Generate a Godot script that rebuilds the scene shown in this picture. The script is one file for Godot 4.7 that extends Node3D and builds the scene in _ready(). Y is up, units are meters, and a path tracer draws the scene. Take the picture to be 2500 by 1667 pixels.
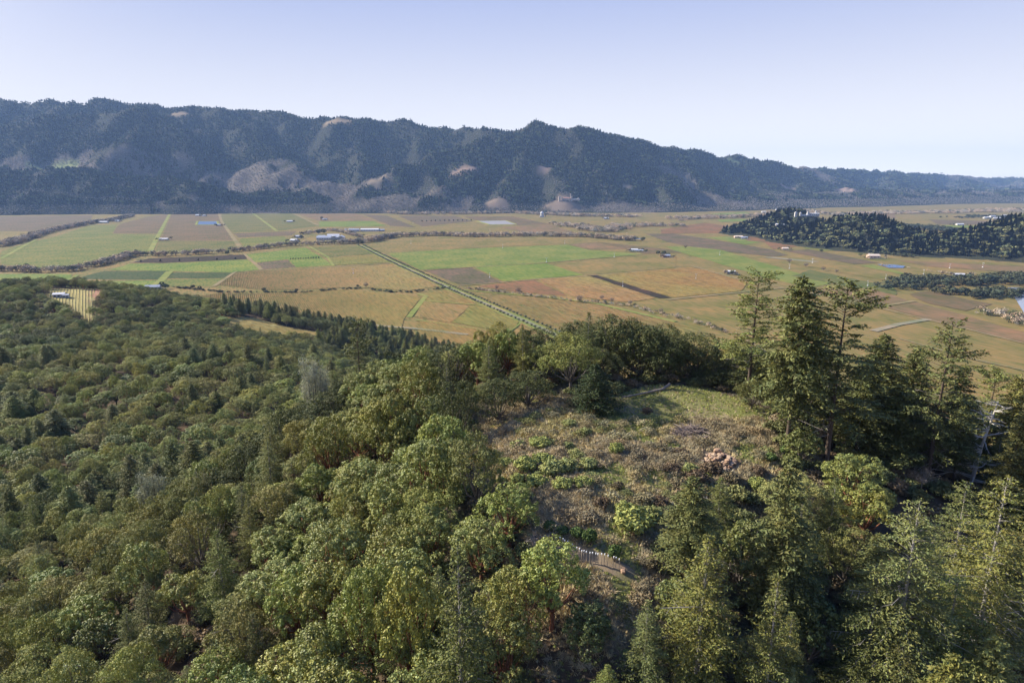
extends Node3D

# Aerial view of a wine valley: a wooded knoll with a brushy clearing in front, vineyards on the plain, forested hills behind.

const EYE := Vector3(0, 200, 0)
const PITCH := 13.5
const SUN_FROM := Vector3(-0.8, 0.53, -0.28)

const NEAR_POINTS := [Vector3(8, 160, -63), Vector3(15, 161.5, -75), Vector3(10, 162.5, -90), Vector3(15, 163, -105), Vector3(30, 162.5, -100), Vector3(35, 161.5, -88), Vector3(-5, 160, -82), Vector3(-13, 152.5, -84), Vector3(-17, 151.5, -95), Vector3(-14, 154, -106), Vector3(0, 162, -100), Vector3(0, 163, -120), Vector3(30, 163.6, -119), Vector3(42, 163.4, -105), Vector3(38, 163.4, -113), Vector3(-25, 156, -125), Vector3(10, 150, -150), Vector3(40, 135, -160), Vector3(10, 110, -220), Vector3(30, 70, -300), Vector3(0, 25, -420), Vector3(60, -6, -600), Vector3(40, 161.8, -91), Vector3(48, 159, -92), Vector3(66, 154, -95), Vector3(75, 152, -97), Vector3(55, 150, -70), Vector3(45, 146, -60), Vector3(90, 143, -90), Vector3(120, 125, -90), Vector3(200, 80, -120), Vector3(300, 20, -200), Vector3(150, 80, -200), Vector3(400, -8, -300), Vector3(10, 157, -57), Vector3(10, 152.5, -51), Vector3(12, 148, -44), Vector3(10, 141, -30), Vector3(0, 130, 0), Vector3(30, 148, -52), Vector3(38, 146, -52), Vector3(-12, 151, -70), Vector3(-5, 154, -64), Vector3(-6, 149, -55), Vector3(-30, 143, -70), Vector3(-50, 139, -90), Vector3(-80, 121, -85), Vector3(-95, 117, -119), Vector3(-60, 132, -140), Vector3(-33, 151, -135), Vector3(-45, 128, -180), Vector3(-100, 112, -160), Vector3(-120, 98, -250), Vector3(-105, 99, -290), Vector3(-222, 93, -270), Vector3(-200, 103, -150), Vector3(-60, 104, -250), Vector3(-20, 120, -200), Vector3(-300, 87, -420), Vector3(-150, 90, -400), Vector3(-60, 70, -380), Vector3(-440, 78, -560), Vector3(-536, 81, -775), Vector3(-500, 79, -772), Vector3(-473, 76, -775), Vector3(-283, 58, -716), Vector3(-350, 67, -715), Vector3(-280, 61, -640), Vector3(-200, 48, -680), Vector3(-140, 38, -680), Vector3(-100, 33, -600), Vector3(-60, 30, -500), Vector3(-100, -8, -800), Vector3(-300, -8, -900), Vector3(-500, -8, -960), Vector3(-700, -5, -950), Vector3(-850, 45, -700), Vector3(-700, 70, -500), Vector3(-600, 88, -300), Vector3(-400, 98, -100), Vector3(-300, 105, 100), Vector3(0, 115, 100), Vector3(200, 70, 100), Vector3(400, -10, -600), Vector3(200, -10, -800)]
const RIDGES := [
	[0.72, [Vector3(-5740, 1015, -6900), Vector3(-5089, 1023, -6900), Vector3(-4835, 991, -6900), Vector3(-4658, 1015, -6900), Vector3(-4300, 947, -6800), Vector3(-4055, 995, -6900), Vector3(-3668, 970, -6900), Vector3(-3231, 955, -6800), Vector3(-2806, 926, -6800), Vector3(-2466, 906, -6800), Vector3(-2096, 848, -6700), Vector3(-1845, 807, -6700), Vector3(-1566, 814, -6600), Vector3(-1358, 822, -6600), Vector3(-1151, 798, -6600), Vector3(-889, 730, -6500), Vector3(-511, 683, -6400), Vector3(-301, 675, -6250), Vector3(-100, 678, -6100), Vector3(203, 702, -5950), Vector3(430, 673, -5950), Vector3(585, 670, -6000), Vector3(882, 626, -6200), Vector3(1098, 595, -6300), Vector3(1446, 566, -6600), Vector3(1868, 520, -6900), Vector3(2183, 477, -7200), Vector3(2432, 499, -7400), Vector3(2781, 464, -7700), Vector3(3283, 416, -8200), Vector3(4069, 405, -9000), Vector3(4774, 402, -9600), Vector3(5901, 389, -10500), Vector3(6937, 369, -11300), Vector3(7913, 343, -12000), Vector3(9417, 315, -13000), Vector3(11772, 290, -14000)]],
	[0.85, [Vector3(-4962, 634, -5900), Vector3(-4429, 684, -5950), Vector3(-3997, 775, -6000), Vector3(-3527, 830, -6050), Vector3(-3222, 830, -6050), Vector3(-2955, 727, -5950), Vector3(-2728, 609, -5800)]],
	[0.80, [Vector3(-3222, 830, -6050), Vector3(-3141, 598, -5650), Vector3(-3200, 429, -5350)]],
	[0.80, [Vector3(-3997, 775, -6000), Vector3(-3932, 584, -5700), Vector3(-3920, 431, -5400)]],
	[0.80, [Vector3(-2806, 926, -6800), Vector3(-2491, 768, -6400), Vector3(-2215, 590, -6050), Vector3(-1952, 445, -5700), Vector3(-1686, 314, -5400), Vector3(-1463, 212, -5200)]],
	[0.80, [Vector3(-3131, 848, -6700), Vector3(-2776, 656, -6200), Vector3(-2482, 465, -5750)]],
	[0.80, [Vector3(-1845, 807, -6700), Vector3(-1675, 668, -6350), Vector3(-1400, 513, -6000), Vector3(-1180, 373, -5650), Vector3(-1003, 257, -5350)]],
	[0.82, [Vector3(203, 702, -5950), Vector3(-205, 560, -5750), Vector3(-624, 438, -5550), Vector3(-879, 336, -5350), Vector3(-1049, 235, -5150), Vector3(-1100, 127, -4980)]],
	[0.82, [Vector3(203, 702, -5950), Vector3(120, 472, -5550), Vector3(13, 295, -5250), Vector3(-84, 133, -5000)]],
	[0.80, [Vector3(-278, 534, -5740), Vector3(-398, 346, -5350), Vector3(-479, 196, -5080)]],
	[0.82, [Vector3(585, 670, -6000), Vector3(700, 460, -5650), Vector3(771, 290, -5350), Vector3(808, 157, -5120)]],
	[0.80, [Vector3(372, 440, -5600), Vector3(386, 245, -5250), Vector3(399, 86, -4960)]],
	[0.80, [Vector3(1012, 605, -6270), Vector3(1186, 417, -5900), Vector3(1266, 249, -5550), Vector3(1245, 98, -5200)]],
	[0.82, [Vector3(1446, 566, -6600), Vector3(1566, 391, -6200), Vector3(1637, 234, -5850), Vector3(1655, 100, -5500)]],
	[0.82, [Vector3(2432, 499, -7400), Vector3(2448, 330, -7000), Vector3(2489, 198, -6600), Vector3(2490, 72, -6250)]],
	[0.40, [Vector3(3283, 416, -8200), Vector3(3211, 247, -7500), Vector3(3101, 112, -6900)]],
	[0.40, [Vector3(4069, 405, -9000), Vector3(3840, 226, -8000), Vector3(3707, 108, -7300), Vector3(3624, 8, -6850)]],
	[0.35, [Vector3(5901, 389, -10500), Vector3(4970, 175, -8700), Vector3(4515, 55, -7700), Vector3(4326, -10, -7200)]],
	[0.35, [Vector3(7913, 343, -12000), Vector3(6614, 155, -9800), Vector3(5921, 41, -8500)]],
	[0.35, [Vector3(9990, 301, -13200), Vector3(7904, 139, -10500), Vector3(6912, 32, -9000)]],
	[0.62, [Vector3(-4268, 258, -5000), Vector3(-3784, 268, -5000), Vector3(-3317, 293, -5030), Vector3(-2824, 265, -5010), Vector3(-2333, 208, -4980), Vector3(-1841, 115, -4930), Vector3(-1648, 36, -4860)]],
	[0.50, [Vector3(-1765, 157, -5090), Vector3(-1444, 206, -5130), Vector3(-1132, 170, -5060), Vector3(-999, 86, -4950)]],
	[0.40, [Vector3(-4344, 395, -5320), Vector3(-3991, 381, -5300), Vector3(-3771, 347, -5270), Vector3(-3616, 301, -5230)]],
	[0.55, [Vector3(-894, 133, -5000), Vector3(-566, 111, -4960), Vector3(-274, 66, -4900)]],
	[0.55, [Vector3(887, 64, -4980), Vector3(1155, 50, -5020), Vector3(1407, 35, -5100)]],
]
const HILL_PATCHES := [
	["tan", -3164, -6550, 90, 60],
	["tan", -1658, -6450, 110, 70],
	["pink", -378, -5300, 120, 45],
	["pink", 271, -5350, 70, 40],
	["tan", -1043, -5120, 60, 70],
	["green", -3586, -5330, 130, 50],
	["brown", -146, -4860, 110, 70],
	["brown", 346, -4880, 150, 90],
	["green", 2327, -7200, 90, 90],
	["pink", 3705, -7500, 110, 160],
	["green", 6770, -9300, 260, 260],
	["green", 5852, -9000, 200, 200],
	["pink", 2857, -7100, 110, 120],
	["pink", 987, -6100, 90, 40],
	["tan", 892, -5230, 50, 50],
	["grey", -2180, -5330, 460, 280],
	["grey", -1396, -5060, 400, 190],
	["grey", -3642, -5330, 330, 190],
	["grey", -2894, -5330, 320, 180],
	["grey", -924, -4800, 420, 100],
	["grey", 805, -4870, 260, 100],
	["grey", 1647, -5450, 360, 150],
	["grey", 8309, -12000, 900, 900],
	["grey", 3645, -8400, 300, 500],
	["grey", -464, -4900, 240, 100],
	["grey", -3152, -4715, 500, 22],
	["grey", -2132, -4700, 420, 25],
	["grey", 1438, -5800, 160, 200],
]
const FIELDS := [
	["green", 64, 0, "large green vineyard left of the grass track, far left", [Vector2(-1557, -2002), Vector2(-1663, -2228), Vector2(-1802, -2619), Vector2(-2115, -3324), Vector2(-2006, -3374), Vector2(-1655, -2739), Vector2(-1453, -2706), Vector2(-1120, -2034), Vector2(-1077, -1836), Vector2(-1073, -1663), Vector2(-1114, -1574), Vector2(-1277, -1663), Vector2(-1324, -1695)]],
	["purple", 64, 0, "purple-brown dormant vineyard at the far left edge", [Vector2(-3284, -4201), Vector2(-2773, -4405), Vector2(-2298, -3616), Vector2(-2138, -3065), Vector2(-2068, -2888), Vector2(-2291, -2916)]],
	["brown", 64, 0, "brown vineyard block above the large green one", [Vector2(-2051, -3504), Vector2(-2299, -4201), Vector2(-2361, -4582), Vector2(-1827, -3477), Vector2(-1478, -2755), Vector2(-1662, -2755), Vector2(-1986, -3349)]],
	["brown", 64, 0, "brown vineyard around the white-roofed barn", [Vector2(-2362, -4628), Vector2(-2080, -4700), Vector2(-1617, -3690), Vector2(-1019, -2408), Vector2(-1274, -2389), Vector2(-1530, -2916), Vector2(-1982, -3846)]],
	["olive", 64, 0, "olive vineyard strip below the white-roofed barn", [Vector2(-1263, -2363), Vector2(-1011, -2389), Vector2(-851, -2048), Vector2(-878, -2002), Vector2(-948, -1958), Vector2(-1086, -2002)]],
	["olive", 64, 0, "olive vineyard right of the blue pond", [Vector2(-2065, -4749), Vector2(-1858, -4749), Vector2(-1043, -2916), Vector2(-1181, -2798), Vector2(-1649, -3766)]],
	["olive", 64, 0, "olive vineyard block left of the winery", [Vector2(-1837, -4749), Vector2(-1667, -4955), Vector2(-953, -3288), Vector2(-1037, -2935)]],
	["purple", 64, 0, "purple strip left of the winery trees", [Vector2(-1160, -2755), Vector2(-942, -2897), Vector2(-884, -2658), Vector2(-1053, -2545)]],
	["green", 64, 0, "green vineyard left of the winery above the creek", [Vector2(-1036, -2509), Vector2(-901, -2604), Vector2(-749, -2285), Vector2(-837, -2058)]],
	["pink", 64, 0, "pinkish field at the far valley edge behind the winery", [Vector2(-1629, -4955), Vector2(-1243, -5065), Vector2(-807, -3846), Vector2(-1107, -3766)]],
	["plow", 64, 0, "dark ploughed field beside the left creek", [Vector2(-1000, -1718), Vector2(-1019, -1799), Vector2(-780, -1916), Vector2(-726, -1799), Vector2(-907, -1708)]],
	["lime", 64, 0, "bright green meadow below the dark ploughed field", [Vector2(-964, -1565), Vector2(-989, -1689), Vector2(-902, -1698), Vector2(-721, -1788), Vector2(-603, -1574), Vector2(-651, -1522)]],
	["darkgreen", 64, 0, "dark green field at left below the creek", [Vector2(-948, -1409), Vector2(-967, -1546), Vector2(-816, -1551), Vector2(-756, -1402)]],
	["darkgreen", 64, 0, "dark green field right of the short track", [Vector2(-754, -1420), Vector2(-789, -1516), Vector2(-651, -1516), Vector2(-628, -1425)]],
	["lime", 64, 0, "light green strip at the far left edge", [Vector2(-1198, -1493), Vector2(-1006, -1493), Vector2(-953, -1397), Vector2(-1106, -1375)]],
	["lime", 64, 0, "light green margin behind the hilltop house", [Vector2(-1098, -1364), Vector2(-755, -1388), Vector2(-709, -1284), Vector2(-962, -1256), Vector2(-1021, -1265)]],
	["green", 64, 0, "green field between the short track and the hedge", [Vector2(-755, -1406), Vector2(-625, -1416), Vector2(-601, -1309), Vector2(-717, -1309)]],
	["tan", 67, 3, "brown-gold vineyard left of the olive-lined road", [Vector2(-600, -1324), Vector2(-636, -1514), Vector2(-590, -1551), Vector2(-307, -1682), Vector2(-136, -1313), Vector2(-198, -1256), Vector2(-326, -1292), Vector2(-403, -1266), Vector2(-472, -1256)]],
	["lime", 67, 0, "bright green block above the brown-gold vineyard", [Vector2(-774, -1916), Vector2(-670, -2137), Vector2(-451, -1654), Vector2(-535, -1623), Vector2(-613, -1791), Vector2(-671, -1718)]],
	["purple", 67, 0, "small brown block inside the bright green one", [Vector2(-666, -1708), Vector2(-610, -1781), Vector2(-536, -1620), Vector2(-599, -1576)]],
	["olive", 67, 0, "grey-brown block left of the top of the olive-lined road", [Vector2(-671, -2169), Vector2(-513, -2199), Vector2(-405, -1936), Vector2(-523, -1847)]],
	["green", 67, 3, "striped green block left of the olive-lined road", [Vector2(-515, -1826), Vector2(-398, -1913), Vector2(-316, -1727), Vector2(-448, -1656)]],
	["gold", 67, 3, "golden vineyard beyond the left hillside forest", [Vector2(-587, -1167), Vector2(-555, -1221), Vector2(-461, -1217), Vector2(-357, -1256), Vector2(-310, -1261), Vector2(-201, -1203), Vector2(-165, -1184), Vector2(-163, -995), Vector2(-157, -841), Vector2(-243, -841), Vector2(-381, -917), Vector2(-510, -1042)]],
	["tan", 67, 3, "striped tan block left of the road's near end", [Vector2(-155, -1132), Vector2(-72, -1092), Vector2(-90, -953), Vector2(-151, -998)]],
	["green", 67, 3, "green block left of the road's near end", [Vector2(-70, -1085), Vector2(-47, -1089), Vector2(10, -957), Vector2(-5, -883), Vector2(-88, -951)]],
	["gold", 67, 3, "gold strip behind the knoll's far trees", [Vector2(-145, -964), Vector2(-88, -945), Vector2(-5, -878), Vector2(-12, -775), Vector2(-103, -760)]],
	["gold", 67, 3, "small gold wedge where hedge meets the road", [Vector2(-171, -1207), Vector2(-121, -1260), Vector2(-51, -1099), Vector2(-73, -1099), Vector2(-153, -1140)]],
	["tan", 67, 3, "tan wedge at the road's near end", [Vector2(0, -872), Vector2(14, -949), Vector2(62, -821), Vector2(46, -747), Vector2(-10, -767)]],
	["olive", 67, 3, "long olive-brown vineyard right of the road", [Vector2(-84, -1226), Vector2(57, -1162), Vector2(142, -1101), Vector2(243, -951), Vector2(269, -818), Vector2(215, -738), Vector2(75, -776), Vector2(68, -873), Vector2(-13, -1059)]],
	["red", 65, 0, "maroon wedge beside the road and bare creek", [Vector2(-68, -1310), Vector2(49, -1398), Vector2(103, -1191), Vector2(3, -1238)]],
	["tan", 65, 3, "tan vineyard behind the bare creek trees", [Vector2(53, -1401), Vector2(168, -1457), Vector2(260, -1162), Vector2(195, -1124), Vector2(110, -1186)]],
	["plow", 65, 0, "dark ploughed strip in the tan fields", [Vector2(172, -1467), Vector2(189, -1474), Vector2(289, -1171), Vector2(263, -1162)]],
	["gold", 65, 3, "golden vineyard right of the dark ploughed strip", [Vector2(194, -1472), Vector2(398, -1590), Vector2(447, -1622), Vector2(494, -1358), Vector2(443, -1246), Vector2(295, -1171)]],
	["pale", 65, 0, "wide bright green field in mid valley", [Vector2(-369, -1947), Vector2(-178, -2084), Vector2(188, -2242), Vector2(243, -2060), Vector2(389, -1926), Vector2(86, -1710), Vector2(-220, -1566)]],
	["lime", 65, 0, "yellow-green corner of the wide bright field", [Vector2(-471, -2203), Vector2(-457, -2512), Vector2(-373, -2424), Vector2(-245, -2013), Vector2(-177, -2074), Vector2(-369, -1960)]],
	["tan", 65, 0, "tan vineyard above the wide bright green field", [Vector2(-372, -2457), Vector2(144, -2444), Vector2(186, -2270), Vector2(-177, -2099), Vector2(-244, -2023)]],
	["purple", 65, 0, "brown block below the wide bright green field", [Vector2(-206, -1553), Vector2(-99, -1610), Vector2(-23, -1370), Vector2(-107, -1322)]],
	["lime", 65, 0, "brightest green block below the wide green field", [Vector2(-93, -1624), Vector2(89, -1700), Vector2(162, -1477), Vector2(-17, -1374)]],
	["tan", 65, 0, "tan-green field right of the brightest green block", [Vector2(104, -1710), Vector2(488, -1960), Vector2(402, -1604), Vector2(171, -1479)]],
	["pink", 65, 0, "pinkish block right of the wide green field", [Vector2(191, -2242), Vector2(297, -2341), Vector2(359, -2084), Vector2(244, -2060)]],
	["brown", 65, 0, "brown field behind the small farm cluster", [Vector2(301, -2354), Vector2(562, -1969), Vector2(490, -1969), Vector2(392, -1934), Vector2(361, -2084)]],
	["pink", 64, 0, "pink strip at the valley's far edge, centre left", [Vector2(-1358, -4687), Vector2(-1033, -4524), Vector2(-785, -3742), Vector2(-1069, -3682)]],
	["lime", 64, 0, "bright green strip beside the long white building", [Vector2(-1061, -3652), Vector2(-772, -3697), Vector2(-618, -3258), Vector2(-928, -3189)]],
	["purple", 64, 0, "purple-grey block right of the bright green strip", [Vector2(-1013, -4524), Vector2(-807, -4310), Vector2(-453, -3144), Vector2(-596, -3270)]],
	["purple", 64, 0, "purple-grey block with a dark shrub row", [Vector2(-734, -4310), Vector2(-373, -4310), Vector2(-217, -3682), Vector2(-436, -3223)]],
	["brown", 64, 0, "brown field around the drained basin", [Vector2(-316, -4250), Vector2(12, -4211), Vector2(202, -3380), Vector2(28, -3305), Vector2(-211, -3805)]],
	["tan", 64, 0, "tan field below the drained basin", [Vector2(-432, -3039), Vector2(-67, -3234), Vector2(60, -2759), Vector2(-368, -2759)]],
	["pink", 64, 0, "pinkish-brown field below the drained basin", [Vector2(-59, -3166), Vector2(197, -3354), Vector2(271, -2759), Vector2(67, -2759)]],
	["red", 65, 0, "reddish vineyard at right below the far hills", [Vector2(676, -3013), Vector2(1032, -3544), Vector2(1080, -3064), Vector2(962, -2798), Vector2(616, -2738)]],
	["pale", 65, 0, "pale green wedge among the reddish fields", [Vector2(748, -2544), Vector2(838, -2603), Vector2(896, -2344), Vector2(793, -2239)]],
	["red", 65, 0, "red vineyard in front of the wooded hillock", [Vector2(945, -2738), Vector2(1065, -2722), Vector2(1032, -2256), Vector2(822, -2072), Vector2(892, -2326), Vector2(855, -2407)]],
	["purple", 65, 0, "grey-brown fallow strip across the right valley", [Vector2(554, -2738), Vector2(671, -2738), Vector2(729, -2509), Vector2(815, -2072), Vector2(796, -1895), Vector2(739, -1863), Vector2(609, -2072), Vector2(550, -2344)]],
	["pale", 65, 0, "long pale green strip crossing the right valley", [Vector2(510, -2173), Vector2(586, -2163), Vector2(653, -2062), Vector2(663, -1347), Vector2(590, -1287), Vector2(556, -1432), Vector2(552, -1532), Vector2(499, -2062)]],
	["purple", 65, 0, "purple vineyard right of the fallow strip", [Vector2(837, -2016), Vector2(937, -2072), Vector2(958, -1711), Vector2(878, -1679)]],
	["green", 65, 0, "green meadow at the wooded hillock's foot", [Vector2(921, -2111), Vector2(1064, -2244), Vector2(1072, -2072), Vector2(955, -2011)]],
	["tan", 65, 0, "tan vineyard behind the row of bare oaks", [Vector2(755, -1855), Vector2(867, -1653), Vector2(867, -1409), Vector2(803, -1369), Vector2(731, -1653)]],
	["darkolive", 65, 0, "dark green field right of the pale strip", [Vector2(626, -1456), Vector2(713, -1565), Vector2(763, -1303), Vector2(713, -1198), Vector2(657, -1369)]],
	["pale", 65, 0, "pale green wedge beside the small blue pond", [Vector2(875, -1647), Vector2(924, -1672), Vector2(903, -1468), Vector2(890, -1460)]],
	["pink", 65, 0, "pinkish field in front of the right wooded hillock", [Vector2(1040, -1763), Vector2(1318, -1632), Vector2(1195, -1475), Vector2(1038, -1641)]],
	["pink", 65, 0, "pinkish vineyard just behind the tall firs", [Vector2(606, -1280), Vector2(704, -1280), Vector2(701, -1132), Vector2(609, -1077), Vector2(569, -1211)]],
	["brown", 65, 0, "brown field inside the right tree belt", [Vector2(743, -1211), Vector2(803, -1250), Vector2(813, -1147), Vector2(823, -1105), Vector2(735, -1042), Vector2(716, -1110)]],
	["pink", 65, 0, "small pink field under the far right hills", [Vector2(2431, -4674), Vector2(2723, -4747), Vector2(2316, -4015), Vector2(2101, -4015)]],
	["olive", 65, 0, "olive meadow between the two wooded hillocks", [Vector2(1735, -3043), Vector2(1777, -2824), Vector2(1800, -2713), Vector2(1492, -2407), Vector2(1499, -2488)]],
	["lime", 65, 0, "thin green strip before the far town", [Vector2(2138, -3311), Vector2(2327, -3263), Vector2(2216, -3106), Vector2(2077, -3139)]],
	["purple", 65, 0, "purple-grey field left of the far town", [Vector2(2429, -3878), Vector2(2750, -3572), Vector2(2570, -3336), Vector2(2186, -3411)]],
	["pale", 65, 0, "pale green strip at the far right forest foot", [Vector2(1398, -4674), Vector2(1726, -4927), Vector2(1658, -4627), Vector2(1343, -4403)]],
	["lime", 65, 0, "small bright meadow left of the hilltop winery", [Vector2(1187, -3845), Vector2(1378, -3928), Vector2(1306, -3689), Vector2(1133, -3615)]],
	["olive", 65, 0, "olive field behind the hilltop winery", [Vector2(1913, -4927), Vector2(2272, -5392), Vector2(2132, -4874), Vector2(1877, -4446)]],
	["pink", 65, 0, "long pinkish band at the right edge", [Vector2(622, -1077), Vector2(705, -1124), Vector2(712, -823), Vector2(674, -776), Vector2(632, -974)]],
]
const TRACKS := [
	[14, "verge", "wide grass track between the left vineyards", [Vector2(-2377, -4628), Vector2(-1111, -2020)]],
	[12, "dirt", "farm track past the blue pond", [Vector2(-2088, -4749), Vector2(-1613, -3690), Vector2(-882, -2137)]],
	[12, "verge", "grass track right of the blue pond", [Vector2(-1872, -4799), Vector2(-1028, -2897)]],
	[12, "dirt", "farm track behind the winery", [Vector2(-1674, -5009), Vector2(-953, -3276)]],
	[10, "verge", "grass track in the left vineyard's corner", [Vector2(-1403, -1799), Vector2(-1659, -2256), Vector2(-1759, -2441)]],
	[8, "dirt", "dirt track along the ploughed field", [Vector2(-1000, -1715), Vector2(-1005, -1817), Vector2(-785, -1928), Vector2(-600, -1565)]],
	[14, "verge", "pale grass track between the dark green fields", [Vector2(-716, -1303), Vector2(-804, -1532), Vector2(-792, -1546)]],
	[8, "verge", "pale grass track between light strips at left", [Vector2(-947, -1386), Vector2(-981, -1473)]],
	[8, "dirt", "dirt track above the brown-gold vineyard", [Vector2(-599, -1303), Vector2(-648, -1530), Vector2(-502, -1588), Vector2(-309, -1702)]],
	[6, "verge", "track crossing the tan block", [Vector2(-447, -1640), Vector2(-518, -1846), Vector2(-675, -2187)]],
	[7, "dirt", "pale track along the bare creek", [Vector2(-105, -1314), Vector2(49, -1403), Vector2(168, -1464), Vector2(466, -1624)]],
	[5, "dirt", "pale track under the wide green field", [Vector2(-212, -1555), Vector2(-95, -1621), Vector2(90, -1710), Vector2(389, -1926)]],
	[8, "verge", "grass ditch edge left of the gold strip", [Vector2(-159, -990), Vector2(-158, -1191), Vector2(-175, -1211)]],
	[4, "verge", "grass path inside the gold strip", [Vector2(-146, -971), Vector2(-5, -879), Vector2(14, -953)]],
	[6, "verge", "grass path in the gold wedge", [Vector2(-154, -1137), Vector2(-45, -1091)]],
	[8, "verge", "grassy margin along the bare creek", [Vector2(-94, -1257), Vector2(65, -1174), Vector2(144, -1113), Vector2(244, -956)]],
	[6, "dirt", "pale track behind the gold vineyard", [Vector2(401, -1632), Vector2(452, -1641), Vector2(487, -1420), Vector2(537, -1287)]],
	[9, "dirt", "pale farm track left of the tall firs", [Vector2(275, -1147), Vector2(389, -1208), Vector2(536, -1284), Vector2(571, -1211), Vector2(608, -1075), Vector2(706, -1135)]],
	[5, "dirt", "pale track right of the tall firs", [Vector2(608, -1075), Vector2(631, -965), Vector2(671, -773)]],
	[10, "gravel", "wider gravel track behind the lone flat-topped fir", [Vector2(505, -893), Vector2(566, -938), Vector2(634, -976)]],
	[4, "dirt", "faint track at the far right of the plain", [Vector2(515, -848), Vector2(541, -741), Vector2(581, -663)]],
	[5, "dirt", "pale track beside the bare oaks", [Vector2(2155, -4015), Vector2(1885, -4015), Vector2(1906, -5149)]],
]
const ROAD := [Vector2(-511, -2214), Vector2(-313, -1727), Vector2(-123, -1281), Vector2(-24, -1059), Vector2(46, -904), Vector2(79, -823)]
const BELTS := [
	["bare_thicket", "belt of bare creek trees at the far left", 46, 10, 17.0, [Vector2(-1685, -2169), Vector2(-1760, -2359), Vector2(-1993, -2854), Vector2(-2197, -3455), Vector2(-2242, -3728), Vector2(-2433, -4256)]],
	["bare_thicket", "winding belt of brown creek trees across the left valley", 34, 9, 14.0, [Vector2(-1219, -1544), Vector2(-1117, -1529), Vector2(-1040, -1544), Vector2(-1046, -1682), Vector2(-1095, -1890), Vector2(-995, -1879), Vector2(-865, -1971), Vector2(-827, -2033), Vector2(-758, -2184), Vector2(-569, -2292)]],
	["bare_thicket", "belt of creek trees behind the wide green field", 52, 10, 17.0, [Vector2(-589, -2260), Vector2(-519, -2325), Vector2(-464, -2583), Vector2(-321, -2646), Vector2(-138, -2583), Vector2(37, -2625), Vector2(269, -2583), Vector2(438, -2393)]],
	["bare_thicket", "broad grove of bare trees in the centre right valley", 150, 15, 16.0, [Vector2(240, -3384), Vector2(328, -3126), Vector2(393, -2854), Vector2(561, -3250), Vector2(802, -3250)]],
	["low_hedge", "long dark hedge between the two gold vineyards", 8, 5, 4.0, [Vector2(-713, -1308), Vector2(-629, -1271), Vector2(-548, -1231), Vector2(-491, -1231), Vector2(-405, -1226), Vector2(-321, -1271), Vector2(-289, -1276), Vector2(-238, -1236), Vector2(-191, -1231), Vector2(-122, -1292)]],
	["bare_thicket", "line of bare grey scrub along the right creek", 18, 7, 5.5, [Vector2(-99, -1281), Vector2(17, -1203), Vector2(96, -1145), Vector2(192, -1093), Vector2(229, -1028), Vector2(253, -991), Vector2(287, -914), Vector2(305, -865)]],
	["bare_thicket", "tree belt along the far left foot of the hills", 110, 17, 21.0, [Vector2(-3548, -4549), Vector2(-3015, -4677), Vector2(-2798, -4957), Vector2(-2703, -5444), Vector2(-2135, -5356), Vector2(-1380, -5628)]],
	["bare_thicket", "tree belt along the foot of the central hills", 110, 17, 21.0, [Vector2(-1314, -5356), Vector2(-689, -4487), Vector2(-335, -4549), Vector2(0, -4744), Vector2(392, -4256), Vector2(791, -4150)]],
	["oak_grove", "thick grove of oaks inside the right river bend", 110, 12, 14.0, [Vector2(764, -1276), Vector2(872, -1358), Vector2(923, -1358), Vector2(983, -1358), Vector2(1097, -1419), Vector2(1086, -1358)]],
	["oak_grove", "second rank of oaks along the right river bend", 70, 12, 13.0, [Vector2(815, -1241), Vector2(843, -1180), Vector2(905, -1193), Vector2(983, -1226)]],
	["bare_thicket", "grey willows lining the river at the right edge", 60, 9, 11.0, [Vector2(743, -1024), Vector2(763, -1008), Vector2(766, -960), Vector2(757, -917)]],
	["oak_grove", "grove beside the pink-walled villa", 45, 11, 11.0, [Vector2(1079, -1959), Vector2(1108, -1913), Vector2(1128, -1847)]],
	["bare_thicket", "scrubby line right of the small blue pond", 12, 9, 5.0, [Vector2(932, -1656), Vector2(976, -1574), Vector2(992, -1507), Vector2(1016, -1472)]],
	["oak_grove", "dark grove in front of the far town", 190, 16, 16.0, [Vector2(1886, -3218), Vector2(1912, -3068), Vector2(1887, -2854)]],
	["bare_thicket", "tree belt at the foot of the right far hills", 140, 20, 19.0, [Vector2(937, -3905), Vector2(1254, -3999), Vector2(1570, -4256), Vector2(2192, -5032)]],
	["bare_thicket", "tree belt before the far right hills", 260, 26, 20.0, [Vector2(2176, -4427), Vector2(2708, -4744), Vector2(3058, -4744), Vector2(4105, -5356)]],
	["bare_thicket", "line of trees before the far reddish vineyards", 60, 17, 16.0, [Vector2(925, -3689), Vector2(1270, -4239), Vector2(1425, -4087)]],
	["bare_thicket", "scattered trees behind the hilltop winery", 120, 24, 16.0, [Vector2(2274, -5149), Vector2(2047, -4015), Vector2(1872, -3287)]],
	["oak_grove", "trees among the far town's roofs", 160, 30, 15.0, [Vector2(2675, -4015), Vector2(3031, -4239), Vector2(3106, -4015)]],
	["bare_thicket", "bare woods under the far right forest", 160, 24, 17.0, [Vector2(2639, -4580), Vector2(3013, -4823), Vector2(3408, -4927), Vector2(3763, -4874)]],
	["bare_thicket", "bare trees around the winery's far side", 40, 11, 12.0, [Vector2(-849, -2690), Vector2(-847, -2854), Vector2(-796, -2931), Vector2(-682, -2758), Vector2(-583, -2543)]],
]
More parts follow.
